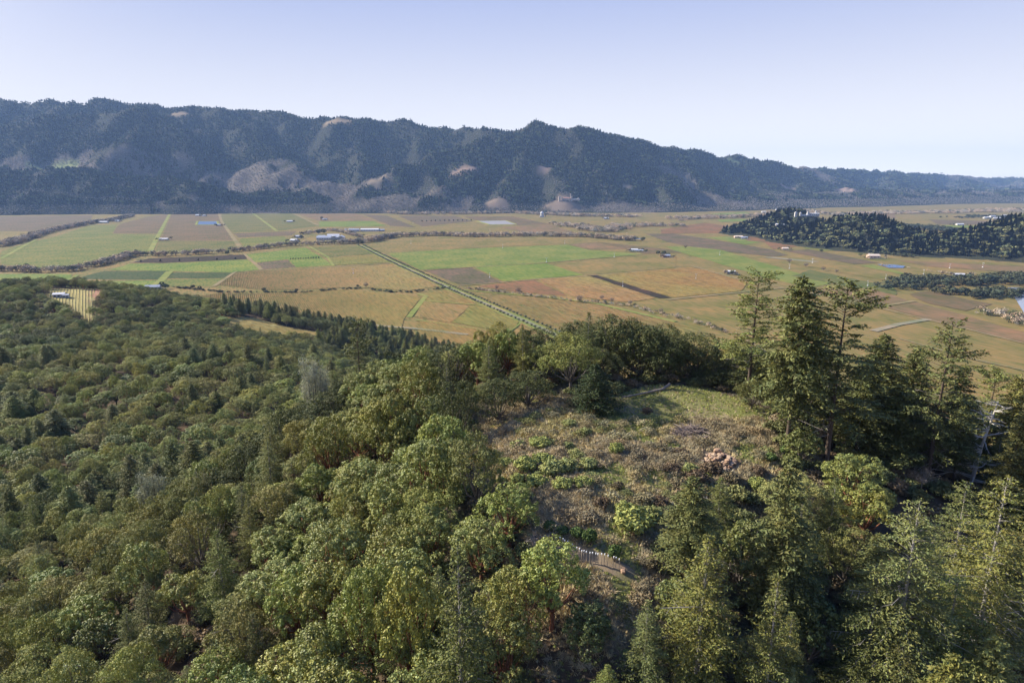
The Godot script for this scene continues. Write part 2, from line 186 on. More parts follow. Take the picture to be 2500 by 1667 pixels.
const LONE_TREES := [
	["bare_oak", "bare oak at the left end of the long pale strip", 13, 553, -2099],
	["bare_oak", "first and largest bare oak in the row by the pale strip", 14, 720, -1700],
	["bare_oak", "second bare oak in the row by the pale strip", 12, 729, -1622],
	["bare_oak", "third bare oak in the row by the pale strip", 11, 739, -1551],
	["bare_oak", "last small bare oak in the row by the pale strip", 9, 753, -1514],
	["dark_oak", "round dark oak alone in the green meadow before the hillock", 10, 933, -1983],
	["bare_oak", "bare oak standing above the long dark hedge", 11, -290, -1292],
	["dark_oak", "dark bush left of the bare oak on the hedge", 6, -307, -1292],
	["bare_oak", "widest bare oak on the right creek, casting a long shadow", 13, 117, -1125],
	["bare_oak", "wide bare oak at the left part of the right creek", 12, 12, -1221],
	["bare_oak", "slim bare tree near the road end of the right creek", 9, -30, -1266],
	["bare_oak", "bare tree pair's left one on the right creek", 9, 160, -1149],
	["bare_oak", "bare tree pair's right one on the right creek", 9, 174, -1125],
	["bare_oak", "bare tree further right along the right creek", 8, 202, -1101],
	["bare_oak", "slim bare tree at the right end of the bare creek", 9, 237, -1024],
	["dark_oak", "large round oak beside the belt of creek trees", 16, 471, -2376],
	["dark_oak", "tallest dark tree of the small farm cluster", 15, 436, -1890],
	["dark_oak", "left dark tree of the small farm cluster", 12, 425, -1913],
	["dark_oak", "right dark tree of the small farm cluster", 11, 445, -1868],
	["dark_oak", "dark oak at the left end of the brown creek belt", 12, -1186, -1598],
	["dark_oak", "dark oak where grass track meets the brown creek belt", 12, -1114, -1947],
	["dark_oak", "dark oak on the creek by the ploughed field's right end", 12, -829, -1913],
	["dark_oak", "round grey oak by the short pale grass track", 10, -705, -1308],
	["dark_oak", "left dark tree of the clump on the long hedge", 9, -625, -1271],
	["dark_oak", "right dark tree of the clump on the long hedge", 8, -607, -1261],
	["dark_oak", "broad dark bush on the hedge below the brown-gold vineyard", 8, -475, -1241],
	["dark_oak", "dark bush pair on the hedge, right of the broad one", 7, -411, -1236],
	["cypress_tree", "dark cypress beside the white domed tower", 26, 209, -4150],
	["dark_oak", "dark conifer group's left tree at the winery", 20, -793, -2712],
	["dark_oak", "dark conifer group's right tree at the winery", 22, -778, -2735],
	["dark_oak", "dark tree at the top end of the olive-lined road", 14, -510, -2245],
	["dark_oak", "dark tree in front of the winery's left wing", 14, -799, -2504],
	["dark_oak", "dark tree by the small farmhouse near the pink field", 16, -1117, -3905],
]
const WIND_MACHINES := [
	["white wind machine in the wide bright green field", -30, -2127],
	["white wind machine at the lower edge of the wide green field", 91, -1727],
	["white wind machine in the brown block beside the brightest green one", -49, -1432],
	["white wind machine by the dark ploughed strip", 222, -1302],
	["white wind machine at the top edge of the wide green field", 182, -2276],
	["white wind machine near the yellow-green corner by the creek belt", -349, -2276],
	["white wind machine below the drained basin", -97, -2905],
	["white wind machine in the brown-gold vineyard left of the road", -365, -1500],
	["white wind machine in the green patch right of the creek belt", 460, -2646],
	["white wind machine at the right end of the wide green field", 288, -1847],
	["white wind machine among the far purple-grey blocks", -515, -3455],
	["white wind machine at the left end of the long pale strip", 601, -1901],
	["white wind machine on the long pale strip among bare oaks", 675, -1590],
	["white wind machine just behind the row of bare oaks", 784, -1709],
	["white wind machine in the tan vineyard below the blue pond", 811, -1413],
	["white wind machine right of the small blue pond", 938, -1486],
	["white wind machine in the dark green field behind the firs", 719, -1313],
	["white wind machine in the golden vineyard left of the firs", 399, -1413],
	["white wind machine before the right wooded hillock", 1162, -1614],
	["white wind machine small and far before the right hillock", 1070, -1598],
]
const HOUSES := [
	["white-roofed barn in the brown left vineyard", -1280, -2429, 30, 12, 4.5, "white", "grey", 0],
	["white farmhouse above the blue pond", -2032, -4312, 30, 18, 6.0, "white", "white", 0],
	["grey-roofed shed beside the farmhouse above the pond", -1967, -4256, 20, 14, 5.0, "grey", "white", 0],
	["dark shed at the blue pond's lower right corner", -1451, -3282, 22, 14, 5.0, "grey", "grey", 0],
	["low pale building among trees left of the brown block", -2171, -3529, 46, 18, 5.0, "white", "grey", 5],
	["grey-roofed house right of the low pale building", -2166, -3646, 30, 14, 5.0, "grey", "white", -8],
	["white house in the olive block left of the winery", -1206, -3606, 30, 16, 5.0, "white", "white", 10],
	["white-roofed barn at the far valley edge", -1615, -5032, 40, 14, 6.0, "white", "red", 0],
	["small farmhouse in the pink field behind the winery", -1073, -3814, 26, 16, 5.0, "grey", "grey", 0],
	["white cottage in trees left of the winery", -816, -2523, 18, 16, 7.0, "white", "white", 20],
	["pale shed at the left end of the winery trees", -778, -2359, 26, 16, 6.0, "white", "white", -15],
	["grey-roofed house at the hedge's left end", -703, -1271, 26, 14, 5.0, "grey", "white", 15],
	["white farm building left of the small farm cluster", 373, -2020, 26, 12, 5.0, "white", "white", -10],
	["long low shed right of the white farm building", 389, -2008, 22, 10, 4.0, "grey", "white", -10],
	["dark farmhouse in the small farm cluster", 434, -1847, 20, 14, 5.0, "grey", "red", 0],
	["white-roofed shed alone left of the tall firs", 504, -1500, 17, 12, 4.5, "white", "grey", -25],
	["pink-walled villa by the blue pond", 1005, -1826, 30, 18, 7.0, "cream", "pink", 0],
	["small pink wing left of the villa", 1019, -1868, 14, 12, 6.0, "cream", "pink", 20],
	["pinkish barn among the red fields", 864, -2523, 30, 14, 6.0, "cream", "pink", -5],
	["grey shed right of the pinkish barn", 873, -2485, 24, 14, 5.0, "grey", "white", -5],
	["white sheds at the wooded hillock's left foot", 1064, -2625, 40, 16, 6.0, "white", "white", -8],
	["long pale shed along the wooded hillock's foot", 1070, -2523, 50, 14, 5.0, "white", "pink", -8],
	["small pale barn at the end of the fallow strip", 854, -2059, 18, 12, 5.0, "cream", "pink", 0],
	["white shed beside the right river grove", 999, -1459, 24, 10, 4.0, "white", "white", -10],
	["white house beyond the red fields, far right", 1817, -4813, 28, 16, 7.0, "white", "white", 0],
	["pale house at the wooded hillock's upper left", 1239, -3455, 26, 20, 10.0, "white", "white", 0],
	["long white building at the far right valley edge", 2104, -5271, 44, 16, 6.0, "white", "white", 0],
	["cream house right of the pale house", 1251, -3384, 24, 16, 7.0, "cream", "white", 0],
	["white sheds right of the hilltop winery", 1840, -3315, 40, 16, 5.0, "white", "white", 0],
	["cream sheds below the white sheds", 1765, -3126, 36, 14, 5.0, "cream", "white", 0],
	["white barn left of the far town", 2236, -3315, 34, 16, 6.0, "white", "white", 0],
	["long white nursery roof at the right edge", 2408, -3187, 80, 16, 5.0, "white", "white", 0],
	["white house by the central grove", 552, -3905, 28, 16, 7.0, "white", "white", 0],
	["cream house in the bare tree grove", 695, -3315, 30, 16, 6.0, "cream", "white", 0],
	["leftmost pale town building", 2819, -3951, 36, 18, 8.0, "white", "white", 4],
	["second pale town building from the left", 2958, -4098, 30, 18, 9.0, "grey", "white", 0],
	["long low town building, third from left", 2851, -3905, 50, 16, 7.0, "white", "cream", -5],
	["tallest white town building", 3066, -4150, 30, 18, 10.0, "white", "white", 8],
	["cream town building right of the tallest", 2887, -3859, 34, 18, 7.0, "cream", "white", 0],
	["white town building near the right edge", 3030, -3999, 34, 18, 8.0, "white", "white", 0],
	["town building cut by the right edge", 2894, -3771, 40, 18, 7.0, "white", "white", 0],
]
const TREES := [
	["fir", 40.9, -91.0, 26.5, 5.6, "tall full fir with bare dark lower trunk at the clearing's right edge"],
	["fir_sparse", 47.5, -92.0, 28.0, 6.2, "tall fir with flat ragged top, right of the full fir"],
	["fir_sparse", 42.3, -112.0, 22.7, 5.4, "tall thin-topped fir standing just behind the full fir"],
	["fir_sparse", 65.2, -95.0, 25.9, 6.0, "lone flat-topped fir with dark trunk left of the dead snag"],
	["fir_sparse", 86.4, -112.0, 23.5, 4.6, "thin fir with open top behind the bleached dead snag"],
	["fir", 60.9, -104.0, 19.7, 5.0, "dark fir just right of the two tallest flat-topped firs"],
	["fir", 69.0, -108.0, 19.5, 4.6, "dark dense fir between the tall firs and the lone flat-topped one"],
	["fir", 55.2, -98.0, 15.3, 4.8, "shaded fir low behind the tall pair of flat-topped firs"],
	["fir", 60.3, -98.0, 13.7, 4.6, "shaded bushy fir left of the lone flat-topped fir's trunk"],
	["fir", 70.3, -103.0, 11.1, 4.2, "low dark fir at the foot of the lone flat-topped fir"],
	["fir", 79.4, -108.0, 15.6, 4.0, "dark fir close behind the dead snag's bare branches"],
	["fir", 84.4, -104.0, 22.3, 4.5, "fir at the photo's right edge above the dead snag"],
	["fir", 70.9, -86.0, 18.2, 3.4, "broad green fir at the right edge beside the dead snag"],
	["fir_close", 50.0, -66.0, 20.4, 4.6, "grey-branched fir just below the dead snag"],
	["fir_close", 38.2, -56.0, 24.6, 5.6, "large open fir with pale bare twigs, lower right, left of two"],
	["fir_close", 47.6, -58.0, 28.4, 5.6, "large open fir with pale trunk at the right edge"],
	["fir_close", 35.4, -56.0, 15.5, 4.4, "fir with tufted branches overhanging the dark lower right gully"],
	["fir_close", 43.0, -56.0, 18.2, 5.0, "fir in the bottom right corner with bright tufted boughs"],
	["fir_close", 36.6, -53.0, 12.1, 3.8, "lowest fir at the bottom edge, right of the gully"],
	["fir_young", 17.4, -53.0, 16.7, 4.6, "broad bright conical fir at bottom centre right of the stakes"],
	["fir_young", 12.3, -52.0, 10.3, 3.0, "narrow conical fir at the left foot of the broad bright one"],
	["fir_young", 24.6, -71.0, 8.3, 3.0, "dark green conical fir on the clearing's lower right edge"],
	["fir_young", 32.0, -66.0, 13.6, 3.8, "pale conical fir in the row below the rock pile"],
	["fir_young", 38.5, -72.0, 11.8, 2.8, "small dark conical fir between two round madrones"],
	["fir_young", 22.8, -50.0, 17.9, 3.6, "conical fir below the bright round oak at lower right"],
	["fir_young", -4.4, -49.0, 23.7, 4.6, "fir with pale grey trunk showing at bottom centre"],
	["fir_young", 8.4, -50.0, 6.8, 2.4, "small fir touching the bottom edge at centre"],
	["fir_young", -12.4, -79.0, 7.6, 2.0, "small dark fir among the bright madrones left of the clearing"],
	["fir_young", 1.9, -121.0, 10.9, 2.6, "pointed conifer rising above the dark trees behind the clearing"],
	["bay", 41.7, -88.0, 5.6, 3.2, "round bright green bay tree between the two tall firs' trunks"],
	["madrone", 45.4, -80.0, 8.7, 4.6, "spreading grey-green madrone right of the rock pile"],
	["madrone", 45.3, -76.0, 8.1, 4.4, "umbrella-shaped madrone with bare stems above the gully"],
	["bay", 25.8, -65.0, 8.2, 3.0, "bright round oak with glossy leaves at lower right"],
	["oak", 31.5, -70.0, 7.3, 2.8, "olive oak between the bright round oak and the pale fir"],
	["oak", 39.4, -69.0, 8.4, 3.4, "grey-green oak on the gully's left side"],
	["bay", 30.8, -59.0, 8.7, 3.2, "dark glossy tree above the bottom right gully"],
	["oak", 23.8, -53.0, 7.8, 3.2, "oak at the bottom edge right of the broad bright fir"],
	["bay", 7.4, -55.0, 5.6, 2.5, "small dark leafy tree in the shade below the stakes"],
	["liveoak", 26.4, -127.0, 12.4, 8.2, "largest domed live oak behind the clearing"],
	["liveoak", 15.0, -138.0, 11.9, 6.2, "dark live oak left of the largest domed one behind the clearing"],
	["liveoak", 7.5, -137.0, 9.9, 5.2, "dark live oak just right of the pointed conifer"],
	["liveoak", -4.4, -137.0, 10.0, 5.4, "dark live oak just left of the pointed conifer"],
	["liveoak", -11.2, -124.0, 10.2, 5.2, "dark live oak at the left end of the far tree line"],
	["liveoak", -17.9, -132.0, 9.3, 4.6, "olive live oak where the far tree line meets the left slope"],
	["liveoak", 34.8, -126.0, 9.1, 5.4, "live oak right of the largest domed one behind the clearing"],
	["liveoak", 39.4, -120.0, 6.3, 4.8, "shaded live oak behind the grass, left of the tall firs"],
	["liveoak", 41.9, -116.0, 4.5, 4.4, "shaded live oak right beside the tall firs"],
	["liveoak", 2.8, -107.0, 6.5, 4.2, "dark oak in front of the pointed conifer"],
	["cypress", 13.8, -104.0, 8.2, 5.2, "big dark bushy conifer standing forward into the clearing"],
	["liveoak", -2.4, -104.0, 7.8, 3.8, "drooping dark oak at the clearing's upper left corner"],
	["liveoak", -8.7, -101.0, 12.2, 4.2, "dark oak above the shaded left end of the clearing"],
	["liveoak", 40.0, -104.0, 4.9, 3.2, "low round shrub oak at the tall firs' left foot"],
	["liveoak", 35.4, -116.0, 2.2, 2.6, "low shrubby oak at the back of the grassy clearing"],
	["madrone", -16.0, -112.0, 13.8, 4.6, "tallest pale madrone at the left edge of the far tree line"],
	["madrone", -20.7, -104.0, 15.2, 4.2, "bright madrone left of the tallest pale one"],
	["madrone", -13.9, -103.0, 11.9, 4.0, "lobed bright madrone beside the clearing's shaded left end"],
	["madrone", -18.2, -101.0, 9.9, 3.9, "pale madrone between two lobed bright ones, left of clearing"],
	["madrone", -26.5, -108.0, 9.4, 4.2, "bright madrone on the upper left shoulder of the knoll"],
	["madrone", -31.3, -104.0, 13.8, 4.0, "bright madrone at the left end of the madrone stand"],
	["madrone", -9.3, -79.0, 12.6, 4.2, "madrone beside the clearing, above the small dark fir"],
	["madrone", -17.0, -88.0, 9.8, 4.2, "rounded bright madrone left of the small dark fir"],
	["madrone", -24.6, -96.0, 9.5, 4.0, "rounded madrone amid the left slope's bright stand"],
	["madrone", -31.1, -98.0, 9.5, 4.0, "rounded madrone at the outer left of the bright stand"],
	["madrone", -21.1, -83.0, 8.8, 3.8, "yellow-green madrone low in the bright stand"],
	["madrone", -14.4, -76.0, 8.4, 4.0, "yellow-green madrone below the small dark fir"],
	["madrone", -0.2, -69.0, 7.5, 3.4, "thin-crowned madrone on the clearing's lower left edge"],
	["madrone", -3.6, -66.0, 8.1, 3.6, "bright madrone below the thin-crowned one, left of the stakes"],
	["madrone", 4.0, -58.0, 9.7, 3.9, "broad madrone hiding the left end of the stake row"],
	["madrone", 0.2, -57.0, 9.8, 3.4, "madrone in front of the broad one by the stakes"],
	["madrone", -9.7, -56.0, 16.4, 3.6, "pale madrone left of the grey-trunked fir"],
	["madrone", -15.1, -60.0, 15.0, 3.6, "pale madrone second left of the grey-trunked fir"],
	["madrone", -0.8, -54.0, 9.2, 3.4, "madrone low at bottom centre right of the grey-trunked fir"],
	["madrone", -9.9, -57.0, 9.0, 3.2, "madrone at the bottom edge left of the grey-trunked fir"],
	["madrone", -75.3, -113.0, 8.7, 4.0, "bright yellow-green madrone right below the pale grey pine"],
	["madrone", -67.0, -92.0, 9.6, 4.2, "large bright madrone in the bottom left corner stand"],
	["madrone", -80.9, -100.0, 9.7, 4.2, "bright madrone at far left of the bottom left stand"],
	["madrone", -45.6, -81.0, 8.3, 3.6, "bright madrone right of the bottom left stand"],
	["madrone", -45.1, -72.0, 8.2, 3.4, "deep green madrone near the bare soil patch"],
	["madrone", -101.8, -282.0, 9.0, 4.2, "yellow-green madrone high on the left slope's skyline"],
	["madrone", -115.0, -273.0, 8.8, 4.2, "yellow-green madrone left of the slope's skyline one"],
	["graypine", -85.6, -143.0, 16.8, 4.6, "pale wispy grey pine with dark bare stems on left slope"],
	["graypine", -44.0, -140.0, 22.0, 4.6, "pale silvery pine beyond the knoll, left of the tall thin conifer"],
	["fir_sparse", -34.5, -142.0, 23.4, 4.0, "tall thin conifer with bare trunk beyond the left slope"],
	["fir_young", -61.5, -118.0, 12.8, 3.4, "green conifer just right of the pale grey pine"],
	["fir_young", -40.0, -80.0, 13.8, 3.8, "conifer with open crown in the middle of the left slope"],
	["fir_young", -101.7, -126.0, 11.6, 3.4, "dark conifer near the left edge"],
	["fir_young", -38.9, -67.0, 5.5, 2.0, "small bright conifer beside the bare soil patch at bottom"],
]
const SHRUBS := [
	["bright", 0.9, -90.6, 1.5, 2.6, "yellow-green bush above the big clump, left"],
	["bright", 4.1, -90.2, 1.7, 3.4, "wide yellow-green bush at the top of the big clump"],
	["bright", -0.9, -85.3, 1.5, 2.4, "yellow-green bush at the left end of the big clump"],
	["bright", 1.9, -82.4, 2.2, 3.4, "tall yellow-green bush in the left half of the big clump"],
	["bright", 4.2, -83.6, 2.0, 3.2, "yellow-green bush in the upper middle of the big clump"],
	["bright", 5.4, -80.5, 2.3, 3.6, "largest bush in the middle of the big clump"],
	["bright", 3.2, -78.3, 1.8, 3.0, "yellow-green bush low in the middle of the big clump"],
	["bright", 7.4, -81.5, 2.0, 3.0, "yellow-green bush right of the clump's largest one"],
	["bright", 6.5, -76.8, 1.7, 2.8, "yellow-green bush at the lower edge of the big clump"],
	["bright", 9.1, -76.8, 1.8, 2.6, "pale flowering bush at the clump's lower right end"],
	["bright", 10.4, -82.5, 1.6, 2.8, "pale flowering bush just right of the big clump"],
	["bright", 0.8, -79.7, 1.5, 2.2, "small bush at the clump's lower left"],
	["bright", -1.4, -80.1, 1.5, 1.7, "lone yellow-green bush in the shade left of the clump"],
	["bright", 8.7, -86.1, 1.0, 1.6, "small bush above the pale flowering one"],
	["bright", 11.3, -94.4, 1.3, 2.0, "small green bush near the top of the clearing, middle"],
	["bright", 9.1, -97.5, 1.2, 2.4, "low bush by the bright grass at the back"],
	["bright", 15.0, -87.6, 2.0, 2.2, "upright green bush alone right of the clump, with shadow"],
	["bright", 8.1, -89.8, 1.0, 1.8, "low bush between the clump and the upright one"],
	["bright", 24.3, -82.7, 2.1, 2.4, "pale green bush at the edge of the dark brush, lower right"],
	["bright", 33.2, -81.3, 2.4, 2.6, "pale green bush beneath the rock pile"],
	["bright", -0.5, -75.8, 1.3, 2.0, "dull bush below the big clump's left end"],
	["bright", 14.2, -68.7, 3.4, 4.6, "big dark-centred yellow-green bush above the stakes"],
	["bright", 13.5, -71.4, 2.2, 2.4, "bush at the upper left of the big one above the stakes"],
	["bright", 16.6, -70.8, 2.6, 2.6, "bush at the upper right of the big one above the stakes"],
	["green", 5.7, -68.2, 1.2, 1.8, "small dark green bush left above the stakes"],
	["green", 7.4, -67.2, 1.5, 1.8, "second small dark green bush above the stakes"],
	["green", 8.7, -66.1, 2.2, 1.7, "upright green bush behind the middle of the stakes"],
	["green", 4.5, -69.2, 1.3, 1.8, "dark green bush behind the row's left end"],
	["green", 11.2, -63.9, 2.1, 1.6, "green sapling behind the last right-hand stakes"],
	["green", 1.7, -73.3, 1.3, 2.2, "dark bush on the clearing's lower left margin"],
	["green", 2.1, -75.5, 1.0, 1.6, "small dark bush above the lower left margin"],
	["green", 40.1, -89.9, 1.6, 1.4, "small bush at the foot of the full fir's trunk"],
	["green", 37.2, -87.8, 1.5, 1.8, "bush between the rock pile and the full fir"],
	["brown", 24.8, -81.1, 2.4, 3.6, "dark brown bush mass left of the rock pile"],
	["brown", 27.7, -83.7, 2.2, 3.2, "rust-brown bush just left below the rock pile"],
	["brown", 21.9, -83.3, 1.5, 2.6, "brown bush at the left of the dark brush"],
	["brown", 22.0, -79.0, 1.9, 3.0, "brown bush at the lower left of the dark brush"],
	["brown", 29.5, -82.0, 1.8, 3.0, "brown bush under the rock pile's left half"],
	["brown", 34.3, -84.6, 1.7, 2.6, "rust bush under the rock pile's right end"],
	["brown", 13.6, -77.2, 1.3, 1.6, "lone dark brown bush in green grass"],
	["brown", 10.9, -72.6, 1.8, 2.2, "reddish brown bush in the middle of the dry slope"],
	["brown", 18.4, -74.9, 1.5, 2.6, "grey-brown bush right of the dry slope"],
	["brown", 22.0, -74.8, 1.8, 2.8, "rust brown bush beside the dark green fir"],
	["brown", 15.2, -63.7, 1.5, 2.0, "brown bush below right of the stakes"],
	["brown", 9.2, -70.4, 1.2, 1.8, "brown bush in the dry grass above the stakes"],
	["brown", 18.0, -86.5, 1.1, 2.6, "grey-purple brush in the middle right"],
	["brown", 21.6, -89.6, 1.2, 3.0, "grey-purple brush below the branch heap"],
	["brown", 24.3, -88.5, 1.2, 2.6, "grey-purple brush right below the branch heap"],
	["brown", 28.6, -91.2, 1.2, 3.0, "grey-purple brush between heap and rocks"],
	["brown", 22.5, -103.2, 1.2, 2.0, "tan feathery bush near the back of the clearing"],
	["brown", 39.0, -83.2, 1.6, 2.2, "brown bush below the small grey rock"],
	["brown", -6.4, -107.9, 1.0, 2.0, "brown scrub on the orange earth at left"],
]

var rng := RandomNumberGenerator.new()
var used := {}
var mats := {}
var near_grid := PackedFloat32Array()
var fine_grid := PackedFloat32Array()
var near_rbf := []
var segs := PackedVector3Array()
var slopes := PackedFloat32Array()
var gully_noise := FastNoiseLite.new()
var hill_noise := FastNoiseLite.new()
var patch_noise := FastNoiseLite.new()
var fine_noise := FastNoiseLite.new()
var clearing := PackedVector2Array([Vector2(3, -62), Vector2(2, -70), Vector2(-3, -82), Vector2(-7, -94), Vector2(-9, -104), Vector2(-4, -111), Vector2(6, -112), Vector2(13, -107), Vector2(19, -111), Vector2(27, -117), Vector2(36, -115), Vector2(43, -104), Vector2(40, -92), Vector2(37, -84), Vector2(31, -81), Vector2(23, -78), Vector2(20, -72), Vector2(15, -63), Vector2(13, -56), Vector2(9, -55), Vector2(7, -60)])
var hill_vines_a := PackedVector2Array([Vector2(-512, -718), Vector2(-476, -752), Vector2(-440, -690), Vector2(-433, -668), Vector2(-385, -588), Vector2(-389, -586), Vector2(-417, -618), Vector2(-442, -645), Vector2(-480, -668)])
var hill_vines_b := PackedVector2Array([Vector2(-304, -672), Vector2(-278, -694), Vector2(-239, -672), Vector2(-188, -660), Vector2(-206, -628), Vector2(-240, -622), Vector2(-285, -645)])


# ---------------------------------------------------------------- small tools

class Bits:
	# collects loose faces and tubes, then becomes one mesh
	var v := PackedVector3Array()
	var n := PackedVector3Array()
	var c := PackedColorArray()
	var uv := PackedVector2Array()
	var uv2 := PackedVector2Array()
	var ix := PackedInt32Array()

	func leaf(p: Vector3, nn: Vector3, dir: Vector3, l: float, w: float, col: Color) -> void:
		var t := (dir - nn * dir.dot(nn)).normalized() * (l * 0.5)
		var b := nn.cross(t).normalized() * (w * 0.5)
		var k := v.size()
		v.append(p - t)
		v.append(p + b)
		v.append(p + t)
		v.append(p - b)
		for i in 4:
			n.append(nn)
			c.append(col)
		ix.append_array([k, k + 1, k + 2, k, k + 2, k + 3])

	func quad(a: Vector3, b: Vector3, cc: Vector3, d: Vector3, col: Color) -> void:
		var k := v.size()
		var nn := (cc - a).cross(b - a).normalized()
		v.append(a)
		v.append(b)
		v.append(cc)
		v.append(d)
		for i in 4:
			n.append(nn)
			c.append(col)
		ix.append_array([k, k + 1, k + 2, k, k + 2, k + 3])

	func box(lo: Vector3, hi: Vector3, col: Color) -> void:
		var p := []
		for i in 8:
			p.append(Vector3(hi.x if i & 1 else lo.x, hi.y if i & 2 else lo.y, hi.z if i & 4 else lo.z))
		quad(p[4], p[6], p[7], p[5], col)
		quad(p[1], p[3], p[2], p[0], col)
		quad(p[5], p[7], p[3], p[1], col)
		quad(p[0], p[2], p[6], p[4], col)
		quad(p[2], p[3], p[7], p[6], col)
		quad(p[0], p[4], p[5], p[1], col)

	func tube(a: Vector3, b: Vector3, ra: float, rb: float, sides: int, col: Color) -> void:
		var ax := (b - a).normalized()
		var u := ax.cross(Vector3(0.31, 0.2, 0.93)).normalized()
		var w := ax.cross(u)
		var k := v.size()
		for i in sides:
			var d := u * cos(TAU * i / sides) + w * sin(TAU * i / sides)
			v.append(a + d * ra)
			v.append(b + d * rb)
			n.append(d)
			n.append(d)
			c.append(col)
			c.append(col)
		for i in sides:
			var j := (i + 1) % sides
			ix.append_array([k + 2 * i, k + 2 * i + 1, k + 2 * j + 1, k + 2 * i, k + 2 * j + 1, k + 2 * j])

	func cap(p: Vector3, r: float, up: Vector3, sides: int, col: Color) -> void:
		var u := up.cross(Vector3(0.31, 0.2, 0.93)).normalized()
		var w := up.cross(u)
		var k := v.size()
		v.append(p)
		n.append(up)
		c.append(col)
		for i in sides:
			v.append(p + (u * cos(TAU * i / sides) + w * sin(TAU * i / sides)) * r)
			n.append(up)
			c.append(col)
		for i in sides:
			ix.append_array([k, k + 1 + (i + 1) % sides, k + 1 + i])

	func mesh() -> ArrayMesh:
		var m := ArrayMesh.new()
		if ix.is_empty():
			return m
		var a := []
		a.resize(Mesh.ARRAY_MAX)
		a[Mesh.ARRAY_VERTEX] = v
		a[Mesh.ARRAY_NORMAL] = n
		a[Mesh.ARRAY_COLOR] = c
		if uv.size() == v.size():
			a[Mesh.ARRAY_TEX_UV] = uv
		if uv2.size() == v.size():
			a[Mesh.ARRAY_TEX_UV2] = uv2
		a[Mesh.ARRAY_INDEX] = ix
		m.add_surface_from_arrays(Mesh.PRIMITIVE_TRIANGLES, a)
		return m


func numbered(called: String) -> String:
	var k: int = used.get(called, 0)
	used[called] = k + 1
	return called if k == 0 else "%s_%03d" % [called, k]

func tag(o: Node, label := "", category := "", group := "", kind := "") -> Node:
	if label: o.set_meta("label", label)
	if category: o.set_meta("category", category)
	if group: o.set_meta("group", group)
	if kind: o.set_meta("kind", kind)
	return o

func thing(called: String, at: Vector3, turn := 0.0) -> Node3D:
	var o := Node3D.new()
	o.name = numbered(called)
	add_child(o)
	o.position = at
	o.rotation.y = turn
	return o

func obj(called: String, m: Mesh, mat: Material, parent: Node = null) -> MeshInstance3D:
	var o := MeshInstance3D.new()
	o.mesh = m
	o.material_override = mat
	if parent == null:
		o.name = numbered(called)
		add_child(o)
	else:
		o.name = called
		parent.add_child(o, true)
	return o

func scatter(called: String, m: Mesh, mat: Material, where: Array, tints: Array, parent: Node = null) -> MultiMeshInstance3D:
	var mm := MultiMesh.new()
	mm.transform_format = MultiMesh.TRANSFORM_3D
	mm.use_colors = true
	mm.mesh = m
	mm.instance_count = where.size()
	for i in where.size():
		mm.set_instance_transform(i, where[i])
		mm.set_instance_color(i, tints[i])
	var o := MultiMeshInstance3D.new()
	o.multimesh = mm
	o.material_override = mat
	if parent == null:
		o.name = numbered(called)
		add_child(o)
	else:
		o.name = called
		parent.add_child(o, true)
	o.set_meta("kind", "stuff")
	return o

func lin(r: float, g: float, b: float) -> Color:
	return Color(r, g, b).linear_to_srgb()

func plain(key: String, r: float, g: float, b: float, rough := 0.9) -> StandardMaterial3D:
	if not mats.has(key):
		var m := StandardMaterial3D.new()
		m.resource_name = key
		m.albedo_color = lin(r, g, b)
		m.roughness = rough
		mats[key] = m
	return mats[key]

func leafy(key: String, tint: Color, rough := 0.55, shine := 0.5, glow := 0.25) -> StandardMaterial3D:
	if not mats.has(key):
		var m := StandardMaterial3D.new()
		m.resource_name = key
		m.vertex_color_use_as_albedo = true
		m.albedo_color = tint.linear_to_srgb()
		m.roughness = rough
		m.metallic_specular = shine
		m.cull_mode = BaseMaterial3D.CULL_DISABLED
		m.backlight_enabled = true
		m.backlight = Color(glow, glow, glow * 0.7)
		mats[key] = m
	return mats[key]

func jig(amount: float) -> float:
	return rng.randf_range(-amount, amount)

func ball() -> Vector3:
	var y := rng.randf_range(-1.0, 1.0)
	var a := rng.randf() * TAU
	var r := sqrt(1.0 - y * y)
	return Vector3(r * cos(a), y, r * sin(a))

func vary(col: Color, by: float) -> Color:
	var k := 1.0 + jig(by)
	var h := jig(by * 0.35)
	return Color(maxf(0.0, col.r * (k + h)), maxf(0.0, col.g * k), maxf(0.0, col.b * (k - h)))


# ---------------------------------------------------------------- the lie of the land

